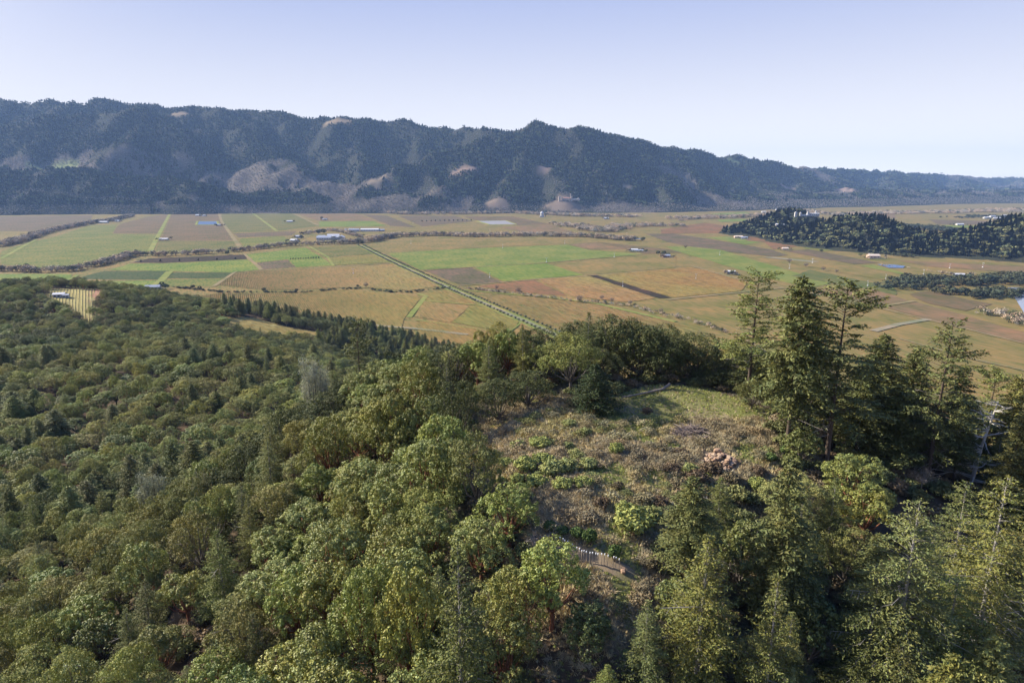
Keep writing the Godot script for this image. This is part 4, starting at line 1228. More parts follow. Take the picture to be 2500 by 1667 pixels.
var hill_rows := []
func hill_quick(x: float, z: float) -> float:
	# the far hills between their grid rows
	var fr := log(-z / 3950.0) / log(1.0155)
	fr = clampf(fr, 0.0, hill_rows.size() - 1.01)
	var j := int(fr)
	fr -= j
	var out := 0.0
	for q in 2:
		var row: PackedFloat32Array = hill_rows[j + q]
		var rr := 3950.0 * pow(1.0155, j + q)
		var fx := clampf((x / rr + 1.0) * 115.0, 0.0, 229.0)
		var i := int(fx)
		out += lerpf(row[i], row[mini(i + 1, 230)], fx - i) * (fr if q == 1 else 1.0 - fr)
	return out

func build_belts() -> void:
	var leaf := leafy("far foliage", Color.WHITE, 0.8, 0.2, 0.15)
	var bare := [puff(31, 90, 0.13, 0.9), puff(32, 90, 0.13, 0.9)]
	var oak := [puff(33, 110, 0.19, 0.75), puff(34, 110, 0.19, 0.75)]
	for f in BELTS:
		rng.seed = hash(f[1])
		var where := []
		var tints := []
		var total := length_of(f[5])
		var count := int(total * f[2] / (f[3] * f[3]) * 0.8)
		for i in count:
			var s := rng.randf() * total
			var p := along(f[5], s)
			var wide: float = f[2] * (0.8 + 0.5 * patch_noise.get_noise_1d(s * 3.0))
			p += Vector2(rng.randf_range(-0.5, 0.5), rng.randf_range(-0.5, 0.5)) * wide
			var tall: float = f[4] * rng.randf_range(0.5, 1.25)
			var w := tall * rng.randf_range(0.95, 1.6) * (1.3 if f[0] == "low_hedge" else 1.0)
			where.append(Transform3D(Basis(Vector3.UP, rng.randf() * TAU).scaled(Vector3(w, tall, w)), Vector3(p.x, 0.2, p.y)))
			var dark: bool = f[0] != "bare_thicket" or rng.randf() < 0.2
			tints.append(vary(Color(0.07, 0.078, 0.042) if dark else Color(0.4, 0.32, 0.225), 0.4))
		var o := scatter(f[0], (bare if f[0] == "bare_thicket" else oak)[rng.randi() % 2], leaf, where, tints)
		tag(o, f[1], "trees", "", "stuff")
	var crowns := {}
	for t in LONE_TREES:
		rng.seed = hash(t[1])
		var o := thing(t[0], Vector3(t[3], 0.2, t[4]), rng.randf() * TAU)
		tag(o, t[1], "tree", "single trees on the plain")
		var tree: Array
		if not crowns.has(t[0]):
			crowns[t[0]] = lone_tree(t[0])
		tree = crowns[t[0]]
		var s: float = t[2]
		var a := obj("trunk", tree[0], leafy("bark", Color.WHITE, 0.95, 0.1, 0.0), o)
		var b := obj("crown", tree[1], leaf, o)
		a.scale = Vector3(s, s, s)
		b.scale = Vector3(s, s, s)
	# the olive trees along the road, two rows
	rng.seed = 5
	var olive := puff(41, 80, 0.22, 0.85)
	var total := length_of(ROAD)
	var first: MeshInstance3D = null
	for side in [-1, 1]:
		var s := 12.0
		var k := 0
		while s < total - 30.0:
			var p := along(ROAD, s)
			var d := (along(ROAD, s + 3.0) - along(ROAD, s - 3.0)).normalized()
			p += Vector2(-d.y, d.x) * side * 8.5
			var o: MeshInstance3D
			if first == null:
				first = obj("olive_tree", olive, leafy("olive leaves", Color(0.13, 0.14, 0.085), 0.7, 0.3, 0.1))
				o = first
			else:
				o = first.duplicate()
				o.name = numbered("olive_tree")
				add_child(o)
			var h := rng.randf_range(4.2, 6.0)
			o.transform = Transform3D(Basis(Vector3.UP, rng.randf() * TAU).scaled(Vector3(h * 1.1, h, h * 1.1)), Vector3(p.x, 1.0, p.y))
			tag(o, "grey-green olive tree, number %d from the far end, %s row along the farm road" % [k + 1, "left" if side > 0 else "right"], "olive tree", "olive trees along the farm road, %s row" % ("left" if side > 0 else "right"))
			s += 14.0
			k += 1
	# dark shrub rows between fields
	var bush := puff(42, 70, 0.24, 0.8)
	first = null
	for row in [[Vector2(-603, -1785), Vector2(-535, -1815), 12, 5.0, "in the short row inside the bright green block"], [Vector2(-494, -3646), Vector2(-229, -3728), 12, 9.0, "in the row across the far purple-grey block"], [Vector2(-976, -1724), Vector2(-752, -1782), 6, 7.0, "on the lower edge of the dark ploughed field"]]:
		for i in row[2]:
			var p: Vector2 = row[0].lerp(row[1], i / (row[2] - 1.0))
			var o: MeshInstance3D
			if first == null:
				first = obj("dark_shrub", bush, leafy("shrub leaves", Color(0.05, 0.055, 0.035), 0.8, 0.2, 0.1))
				o = first
			else:
				o = first.duplicate()
				o.name = numbered("dark_shrub")
				add_child(o)
			var h: float = row[3] * rng.randf_range(0.85, 1.15)
			o.transform = Transform3D(Basis(Vector3.UP, rng.randf() * TAU).scaled(Vector3(h * 1.2, h, h * 1.2)), Vector3(p.x, 0.4, p.y))
			tag(o, "round dark shrub, %s from left, %s" % [ORDINAL[i], row[4]], "shrub", "dark shrubs " + row[4])

func lone_tree(kind: String) -> Array:
	var t := Bits.new()
	var c := Bits.new()
	var bark := Color(0.12, 0.095, 0.075)
	if kind == "cypress_tree":
		t.tube(Vector3(0, -0.02, 0), Vector3(0, 0.3, 0), 0.02, 0.015, 5, bark)
		for i in 260:
			var y := rng.randf()
			var a := rng.randf() * TAU
			var r := 0.13 * sin(PI * pow(y * 0.93 + 0.05, 0.6))
			c.leaf(Vector3(cos(a) * r, y * 0.97 + 0.03, sin(a) * r), Vector3(cos(a), 0.3, sin(a)).normalized(), Vector3.UP, 0.09, 0.05, vary(Color(0.035, 0.05, 0.026), 0.3))
		return [t.mesh(), c.mesh()]
	t.tube(Vector3(0, -0.04, 0), Vector3(0.01, 0.28, 0), 0.035, 0.025, 6, bark)
	for i in 12:
		var d := ball()
		d.y = absf(d.y) * 0.8 + 0.25
		t.tube(Vector3(0.01, 0.26, 0), Vector3(0.01, 0.3, 0) + d * 0.42, 0.018, 0.006, 4, bark)
	var leaves := 260 if kind == "dark_oak" else 330
	for i in leaves:
		var d := ball()
		d.y = d.y * 0.7
		var k := rng.randf_range(0.55, 1.0) if kind == "bare_oak" else rng.randf_range(0.8, 1.0)
		var p := Vector3(0, 0.6, 0) + d * k * Vector3(0.58, 0.5, 0.58) * (1.0 + 0.3 * fine_noise.get_noise_3d(d.x * 90.0, d.y * 90.0, d.z * 90.0))
		if kind == "dark_oak":
			c.leaf(p, (d + ball() * 0.5).normalized(), ball(), 0.15, 0.12, vary(Color(0.06, 0.07, 0.035), 0.35))
		else:
			c.leaf(p, (d + ball() * 0.8).normalized(), d, 0.16, 0.03, vary(Color(0.17, 0.135, 0.11), 0.3))
	return [t.mesh(), c.mesh()]


# ---------------------------------------------------------------- buildings

func wall_mat(kind: String) -> StandardMaterial3D:
	match kind:
		"white": return plain("white wall", 0.48, 0.46, 0.43)
		"cream": return plain("cream wall", 0.62, 0.54, 0.42)
		"pink": return plain("pink wall", 0.55, 0.36, 0.27)
		"red": return plain("red wall", 0.3, 0.14, 0.1)
		"stone": return plain("stone wall", 0.4, 0.34, 0.28)
	return plain("grey wall", 0.3, 0.29, 0.27)

func roof_mat(kind: String) -> StandardMaterial3D:
	match kind:
		"white": return plain("white roof", 0.5, 0.5, 0.5, 0.7)
		"cream": return plain("cream roof", 0.62, 0.5, 0.38)
		"tile": return plain("tile roof", 0.33, 0.15, 0.1)
	return plain("grey roof", 0.28, 0.3, 0.34, 0.5)

func block(o: Node3D, at: Vector3, w: float, d: float, h: float, rise: float, roof: String, wall: String, windows: int) -> void:
	var b := Bits.new()
	var c := Color.WHITE
	b.box(at + Vector3(-w / 2, 0, -d / 2), at + Vector3(w / 2, h, d / 2), c)
	for s in [-1, 1]:
		var x: float = s * w / 2
		if s > 0:
			b.quad(at + Vector3(x, h, -d / 2), at + Vector3(x, h, d / 2), at + Vector3(x, h + rise, 0), at + Vector3(x, h + rise, 0), c)
		else:
			b.quad(at + Vector3(x, h, d / 2), at + Vector3(x, h, -d / 2), at + Vector3(x, h + rise, 0), at + Vector3(x, h + rise, 0), c)
	obj("wall", b.mesh(), wall_mat(wall), o)
	var r := Bits.new()
	var e := 0.7
	var drop := rise * e / (d / 2)
	for s in [-1.0, 1.0]:
		var a := at + Vector3(-w / 2 - e, h - drop + 0.05, s * (d / 2 + e))
		var z := at + Vector3(w / 2 + e, h - drop + 0.05, s * (d / 2 + e))
		var top := at + Vector3(w / 2 + e, h + rise + 0.05, 0)
		var top2 := at + Vector3(-w / 2 - e, h + rise + 0.05, 0)
		var th := Vector3(0, 0.35, 0)
		if s > 0:
			r.quad(a + th, top2 + th, top + th, z + th, c)
			r.quad(a, z, top, top2, c)
			r.quad(a, a + th, z + th, z, c)
		else:
			r.quad(a + th, z + th, top + th, top2 + th, c)
			r.quad(a, top2, top, z, c)
			r.quad(a, z, z + th, a + th, c)
	obj("roof", r.mesh(), roof_mat(roof), o)
	for i in windows:
		var p := Bits.new()
		var x := lerpf(-w / 2, w / 2, (i + 0.5) / windows)
		p.box(at + Vector3(x - 0.9, h * 0.35, d / 2 - 0.1), at + Vector3(x + 0.9, h * 0.75, d / 2 + 0.06), c)
		obj("window", p.mesh(), plain("dark glass", 0.03, 0.035, 0.04, 0.15), o)

func build_houses() -> void:
	var garden := []
	var greens := []
	for h in HOUSES:
		var o := thing("house" if h[3] < 45 else "barn", Vector3(h[1], 0.2, h[2]), deg_to_rad(h[8]))
		if h[1] > 800 and h[2] < -2500 and h[2] > -3000:
			o.position.y = maxf(0.2, knolls_at(h[1], h[2]))
		tag(o, h[0], "building")
		block(o, Vector3.ZERO, h[3], h[4], h[5], h[4] * 0.22, h[6], h[7], clampi(int(h[3] / 9.0), 2, 6))
		var d := Bits.new()
		d.box(Vector3(-1.0, 0, h[4] / 2.0 - 0.1), Vector3(1.0, h[5] * 0.6, h[4] / 2.0 + 0.09), Color.WHITE)
		obj("door", d.mesh(), plain("door paint", 0.12, 0.09, 0.07), o)
		rng.seed = hash(h[0])
		if o.position.y < 0.5:
			var yard := ragged([Vector2(h[1] - h[3] * 0.7, h[2] - h[4] * 0.8), Vector2(h[1] + h[3] * 0.8, h[2] - h[4] * 0.7), Vector2(h[1] + h[3] * 0.9, h[2] + h[4] * 1.6), Vector2(h[1] - h[3] * 0.6, h[2] + h[4] * 1.4)])
			tag(obj("yard", sheet(yard, 1.2, 0.0), crop_mat("gravel")), "bare yard of the " + h[0], "", "", "structure")
		for i in 5:
			var p: Vector2 = Vector2(h[1], h[2]) + Vector2.from_angle(rng.randf() * TAU) * h[3] * rng.randf_range(0.7, 1.3)
			var tall := rng.randf_range(5.0, 13.0)
			garden.append(Transform3D(Basis(Vector3.UP, rng.randf() * TAU).scaled(Vector3(tall * 1.1, tall, tall * 1.1)), Vector3(p.x, o.position.y, p.y)))
			greens.append(vary(Color(0.1, 0.115, 0.055) if rng.randf() < 0.6 else Color(0.3, 0.24, 0.17), 0.3))
	tag(scatter("garden_trees", puff(51, 80, 0.2, 0.85), leafy("far foliage", Color.WHITE, 0.8, 0.2, 0.15), garden, greens), "small garden trees standing round the valley's houses", "trees", "", "stuff")
	var o := thing("winery", Vector3(-668, 0.2, -2452), deg_to_rad(8))
	tag(o, "large winery with white and grey gabled roofs among trees", "winery")
	block(o, Vector3(-28, 0, 0), 52, 34, 8, 6, "grey", "white", 6)
	for x in [6.0, 30.0]:
		var wing := Node3D.new()
		wing.name = "wing"
		o.add_child(wing, true)
		wing.position = Vector3(x + 4.0, 0, 6)
		wing.rotation.y = PI / 2
		block(wing, Vector3.ZERO, 40, 24, 9, 6, "white", "grey", 4)
	block(o, Vector3(2, 0, -30), 44, 24, 11, 7, "white", "white", 4)
	block(o, Vector3(-40, 0, -26), 26, 20, 8, 6, "white", "white", 3)
	o = thing("winery", Vector3(-640, 0.2, -2890), deg_to_rad(3))
	tag(o, "long low white winery with rows of tanks, behind the large winery", "winery")
	block(o, Vector3(20, 0, 0), 78, 24, 8, 4, "white", "white", 7)
	block(o, Vector3(-46, 0, 8), 44, 22, 8, 4, "grey", "white", 5)
	block(o, Vector3(72, 0, 0), 22, 20, 6, 3, "grey", "grey", 2)
	for i in 5:
		var t := Bits.new()
		var p := Vector3(-88 + i * 9.0, 0, -8 + (i % 2) * 8.0)
		t.tube(p, p + Vector3(0, 11, 0), 4, 4, 12, Color.WHITE)
		t.tube(p + Vector3(0, 11, 0), p + Vector3(0, 13, 0), 4, 0.4, 12, Color.WHITE)
		obj("tank", t.mesh(), plain("white wall", 0.48, 0.46, 0.43), o)
	o = thing("hilltop_winery", Vector3(1180, knolls_at(1180, -2660) - 1.0, -2660), deg_to_rad(-6))
	tag(o, "brilliant white monastery-like winery on the wooded hillock", "winery")
	block(o, Vector3(22, 0, -4), 46, 14, 10, 1.5, "white", "white", 6)
	block(o, Vector3(-14, -2, 4), 30, 12, 6, 1.5, "grey", "white", 4)
	for p in [[-48.0, 10.0, 9.0, 15.0], [-28.0, 6.0, 7.0, 13.0], [2.0, 0.0, 8.0, 15.0], [34.0, -8.0, 6.0, 18.0]]:
		var t := Bits.new()
		t.box(Vector3(p[0] - p[2] / 2, -4, p[1] - p[2] / 2), Vector3(p[0] + p[2] / 2, p[3], p[1] + p[2] / 2), Color.WHITE)
		t.box(Vector3(p[0] - p[2] / 3, p[3], p[1] - p[2] / 3), Vector3(p[0] + p[2] / 3, p[3] + 3.0, p[1] + p[2] / 3), Color.WHITE)
		obj("bell_tower", t.mesh(), wall_mat("white"), o)
	var cy := hill_quick(415, -4935)
	o = thing("castle", Vector3(415, cy - 1.0, -4935), deg_to_rad(4))
	tag(o, "pale stone castle with square towers at the foot of the far hills", "castle")
	block(o, Vector3(-12, 0, 0), 60, 26, 14, 5, "tile", "stone", 6)
	block(o, Vector3(58, -2, 4), 56, 18, 9, 2, "grey", "stone", 4)
	for p in [[-66.0, 6.0, 14.0, 28.0], [-46.0, 16.0, 9.0, 20.0], [22.0, 10.0, 12.0, 27.0], [4.0, 18.0, 8.0, 16.0], [26.0, -60.0, 7.0, 44.0], [74.0, 0.0, 9.0, 17.0]]:
		var t := Bits.new()
		t.box(Vector3(p[0] - p[2] / 2, -8, p[1] - p[2] / 2), Vector3(p[0] + p[2] / 2, p[3], p[1] + p[2] / 2), Color.WHITE)
		for i in 4:
			var q := Vector3(p[0] + (p[2] * 0.38) * (1 if i & 1 else -1), p[3], p[1] + (p[2] * 0.38) * (1 if i & 2 else -1))
			t.box(q - Vector3(1.2, 0, 1.2), q + Vector3(1.2, 1.8, 1.2), Color.WHITE)
		obj("tower", t.mesh(), wall_mat("stone"), o)
	o = thing("domed_tower", Vector3(186, 0.2, -4140))
	tag(o, "white tower house with a round dome beside a cypress", "tower")
	block(o, Vector3.ZERO, 26, 20, 9, 3, "grey", "white", 3)
	var t := Bits.new()
	t.tube(Vector3.ZERO, Vector3(0, 22, 0), 9, 9, 12, Color.WHITE)
	obj("tower", t.mesh(), wall_mat("white"), o)
	var dome := SphereMesh.new()
	dome.radius = 11.0
	dome.height = 20.0
	dome.radial_segments = 16
	dome.rings = 8
	obj("dome", dome, plain("white roof", 0.8, 0.8, 0.8, 0.5), o).position.y = 24.0
	# houses on the left ridge
	o = thing("hilltop_house", Vector3(-474, ground(-474, -678) - 0.6, -678), deg_to_rad(20))
	tag(o, "white house with a flat pale roof beside the hilltop vineyard", "house")
	block(o, Vector3.ZERO, 10, 7, 3.6, 1.2, "white", "white", 3)
	block(o, Vector3(6.5, 0, 3), 5, 5, 2.6, 0.8, "grey", "white", 2)
	# wind machines
	var first: Node3D = null
	for w in WIND_MACHINES:
		var m: Node3D
		if first == null:
			m = thing("wind_machine", Vector3.ZERO)
			first = m
			var p := Bits.new()
			p.tube(Vector3(0, 0, 0), Vector3(0, 10.5, 0), 0.24, 0.2, 6, Color.WHITE)
			obj("pole", p.mesh(), plain("white paint", 0.6, 0.6, 0.6, 0.5), m)
			var e := Bits.new()
			e.box(Vector3(-1.2, 0, -0.9), Vector3(1.2, 1.6, 0.9), Color.WHITE)
			obj("engine_box", e.mesh(), plain("white paint", 0.6, 0.6, 0.6, 0.5), m)
			var f := Bits.new()
			f.box(Vector3(-2.9, 10.2, 0.45), Vector3(2.9, 10.75, 0.6), Color.WHITE)
			obj("fan_blade", f.mesh(), plain("white paint", 0.6, 0.6, 0.6, 0.5), m).rotation.z = 0.0
			var g := Bits.new()
			g.box(Vector3(-0.45, 10.0, -0.8), Vector3(0.45, 10.9, 0.44), Color.WHITE)
			obj("gearbox", g.mesh(), plain("grey wall", 0.3, 0.29, 0.27), m)
		else:
			m = first.duplicate()
			m.name = numbered("wind_machine")
			add_child(m)
		m.position = Vector3(w[1], 0.3, w[2])
		m.rotation.y = hash(w[0]) % 628 / 100.0
		tag(m, w[0], "wind machine", "white wind machines in the vineyards")


# ---------------------------------------------------------------- trees of the near hill

func broadleaf(seed_: int, high: float, wide: float, lobes: int, clusters: int, per: int, leaf_l: float, leaf_w: float, col: Color, stem: float, flat: float, bark: Color) -> Array:
	# trunk with limbs, and a crown of lobes built of leaf clusters
	rng.seed = seed_
	var t := Bits.new()
	var c := Bits.new()
	var base := high * stem
	var fork := Vector3(jig(0.3), base * 0.8, jig(0.3))
	t.tube(Vector3(0, -0.8, 0), fork, wide * 0.075, wide * 0.055, 7, bark)
	var spots := []
	for i in lobes:
		var a := TAU * (i * 0.618 + jig(0.06))
		var u := (i + 0.5) / lobes
		var r := wide * (0.72 * sqrt(1.0 - pow(u, 1.6)) + 0.06) * rng.randf_range(0.65, 1.22) * (1.0 + 0.3 * sin(a + seed_) * (1.0 - u))
		var y := lerpf(base + (high - base) * 0.22, high * 0.86, pow(u, 0.8)) + jig(high * 0.08)
		var rad := wide * rng.randf_range(0.24, 0.47)
		y = minf(y, high - rad * flat * 0.9)
		spots.append([Vector3(cos(a) * r, y, sin(a) * r), rad])
		var mid := fork.lerp(spots[i][0], 0.55) + Vector3(0, -0.12 * high * 0.5, 0) + ball() * 0.3
		t.tube(fork, mid, wide * 0.035, wide * 0.022, 5, bark)
		t.tube(mid, spots[i][0], wide * 0.022, wide * 0.008, 4, bark)
	var dark := col * 0.9
	for l in spots:
		var lc := vary(col, 0.13)
		for k in clusters:
			var d := ball()
			if d.y < -0.45 and rng.randf() < 0.75:
				d.y = -d.y
			var q: Vector3 = l[0] + d * l[1] * Vector3(1, flat, 1) * rng.randf_range(0.72, 1.0)
			var hidden := false
			for o in spots:
				if o != l and ((q - o[0]) / Vector3(1, flat, 1)).length() < o[1] * 0.72:
					hidden = true
					break
			if hidden:
				continue
			var cr: float = l[1] * rng.randf_range(0.24, 0.4)
			var cc := vary(lc, 0.16)
			for m in per:
				var e := (ball() + d * 0.55 + Vector3(0, 0.25, 0)).normalized()
				var nn := (e * 0.9 + ball() * 0.5).normalized()
				c.leaf(q + e * cr * rng.randf_range(0.55, 1.05), nn, ball(), leaf_l * rng.randf_range(0.65, 1.3), leaf_w * rng.randf_range(0.7, 1.2), vary(cc, 0.28))
	for i in 7:
		var l: Array = spots[rng.randi() % spots.size()]
		var d := (ball() + Vector3(0, 0.5, 0)).normalized()
		var e: Vector3 = l[0] + d * l[1] * 1.2
		t.tube(l[0], e, 0.035, 0.012, 3, bark * 1.3)
		t.tube(e.lerp(l[0], 0.35), e + ball() * 0.4, 0.018, 0.006, 3, bark * 1.3)
	return [t.mesh(), c.mesh(), high, wide]

func conifer(seed_: int, high: float, wide: float, base_part: float, branches: int, step: float, shape: int, spray: float, col: Color, gaps: float, bark: Color, dead: int) -> Array:
	# shape 0: full cone, 1: thin and flat-topped, 2: young cone, branches upturned
	rng.seed = seed_
	var t := Bits.new()
	var c := Bits.new()
	var lean := Vector3(jig(0.25), 0, jig(0.25))
	var last := Vector3(0, -0.8, 0)
	var r0 := high * (0.0135 if shape != 2 else 0.013)
	for i in 6:
		var f := (i + 1) / 6.0
		var p := lean * f + Vector3(0, high * f * 0.985, 0)
		t.tube(last, p, r0 * (1.02 - i / 6.0) + 0.02, r0 * (1.02 - f) + 0.02, 7, bark)
		last = p
	for i in branches:
		var u := (i + rng.randf()) / branches
		var f := pow(u, 0.85 if shape != 1 else 0.95)
		if rng.randf() < gaps * (0.35 + 0.65 * absf(sin(f * 23.0 + seed_))):
			continue
		var y := lerpf(high * base_part, high * 0.985, f)
		var a := i * 2.39996 + jig(0.5)
		var reach := 1.0
		match shape:
			0: reach = 1.15 * pow(1.0 - f, 0.58) * minf(1.0, 0.5 + f * 3.5)
			1: reach = lerpf(1.2, 0.56, f) * (0.8 + 0.32 * sin(f * 17.0 + seed_ * 1.7)) * (1.0 if f < 0.93 else 0.6)
			2: reach = pow(1.0 - f, 0.85) * minf(1.0, 0.65 + f * 3.0)
		reach = maxf(reach, 0.07)
		var ln := wide * reach * (rng.randf_range(0.7, 1.22) if rng.randf() < 0.88 else rng.randf_range(0.25, 0.6))
		var out := Vector3(cos(a), 0, sin(a))
		var across := Vector3(-sin(a), 0, cos(a))
		var rise := lerpf(-0.12, 0.55, f) + jig(0.12)
		if shape == 2: rise += 0.22
		if shape == 1: rise += 0.12
		var droop := 0.34 if shape == 0 else (0.16 if shape == 1 else 0.2)
		var origin := lean * (y / high) + Vector3(0, y, 0)
		var bcol := vary(col, 0.18)
		var prev := origin
		var s := 0.0
		var parts := maxi(2, int(ln / step))
		for k in parts + 1:
			s = float(k) / parts
			var p := origin + out * ln * s + Vector3(0, ln * (rise * s - droop * s * s), 0) + across * jig(0.06) * ln * s
			if k > 0 and (k % 2 == 0 or k == parts):
				t.tube(prev, p, maxf(0.012, 0.011 * ln * (1.1 - s) + 0.01), maxf(0.01, 0.008 * ln * (1.05 - s)), 3, bark)
				prev = p
			if s < (0.16 if shape != 1 else 0.34):
				continue
			var twig := (0.16 + 0.2 * (1.0 - s)) * ln * 0.9 + 0.22
			for side in [-1.0, 1.0]:
				var td: Vector3 = (out * 0.75 + across * side * rng.randf_range(0.6, 1.15) + Vector3(0, rng.randf_range(-0.2, 0.25), 0)).normalized()
				var count := maxi(2, int(twig / (spray * 0.55)))
				for m in count:
					var q: Vector3 = p + td * twig * (m + 0.6) / count + Vector3(jig(0.08), jig(0.1) - 0.1 * m / count, jig(0.08))
					var nn := (Vector3(0, 1, 0) * 0.8 + ball() * 0.75 + out * 0.25).normalized()
					c.leaf(q, nn, (td + ball() * 0.5).normalized(), spray * rng.randf_range(0.75, 1.35), spray * rng.randf_range(0.28, 0.46), vary(bcol, 0.3))
			var tip := (out + Vector3(0, 0.3, 0) + ball() * 0.5).normalized()
			c.leaf(p + tip * spray * 0.4, (Vector3.UP + ball() * 0.7).normalized(), tip, spray * 1.3, spray * 0.5, vary(bcol * 1.1, 0.25))
	for i in 14:
		var p := lean + Vector3(jig(0.12), high * rng.randf_range(0.93, 1.0), jig(0.12))
		c.leaf(p, ball(), Vector3.UP, spray, spray * 0.4, vary(col, 0.25))
	for i in dead:
		# bare lower limbs, pale
		var y := high * rng.randf_range(base_part * 0.45, 0.6)
		var a := rng.randf() * TAU
		var o := Vector3(0, y, 0) + lean * (y / high)
		var d := Vector3(cos(a), rng.randf_range(-0.25, 0.2), sin(a))
		var ln := wide * rng.randf_range(0.35, 0.95)
		var e := o + d * ln
		t.tube(o, e, 0.045, 0.018, 4, Color(0.33, 0.3, 0.26))
		for k in 3:
			var q := o.lerp(e, rng.randf_range(0.4, 0.95))
			t.tube(q, q + (d + ball() * 0.9).normalized() * ln * 0.25, 0.02, 0.008, 3, Color(0.33, 0.3, 0.26))
	return [t.mesh(), c.mesh(), high, wide]

func grey_pine(seed_: int) -> Array:
	rng.seed = seed_
	var t := Bits.new()
	var c := Bits.new()
	var bark := Color(0.1, 0.085, 0.075)
	t.tube(Vector3(0, -0.8, 0), Vector3(0, 3, 0), 0.32, 0.26, 7, bark)
	for i in 9:
		var a := TAU * i / 9.0 + jig(0.3)
		var r := rng.randf_range(0.8, 3.2)
		var top := Vector3(cos(a) * r, rng.randf_range(11.5, 16.5) - r * 0.5, sin(a) * r)
		var mid := Vector3(0, 3, 0).lerp(top, 0.5) + Vector3(cos(a), 0, sin(a)) * 0.4
		t.tube(Vector3(0, 2.6, 0), mid, 0.15, 0.1, 5, bark)
		t.tube(mid, top, 0.1, 0.03, 5, bark)
		for k in 8:
			var q := mid.lerp(top, rng.randf_range(0.0, 1.0)) + ball() * 1.3
			t.tube(mid.lerp(top, rng.randf_range(0.0, 0.8)), q, 0.03, 0.012, 3, bark)
		for k in 900:
			var f := pow(rng.randf(), 0.5)
			var q := mid.lerp(top, f * 1.05) + ball() * rng.randf_range(0.2, 1.5)
			c.leaf(q, ball(), (Vector3.UP + ball()).normalized(), rng.randf_range(0.35, 0.6), 0.075, vary(Color(0.36, 0.36, 0.26), 0.2))
	return [t.mesh(), c.mesh(), 17.0, 4.6]

var kinds := {}

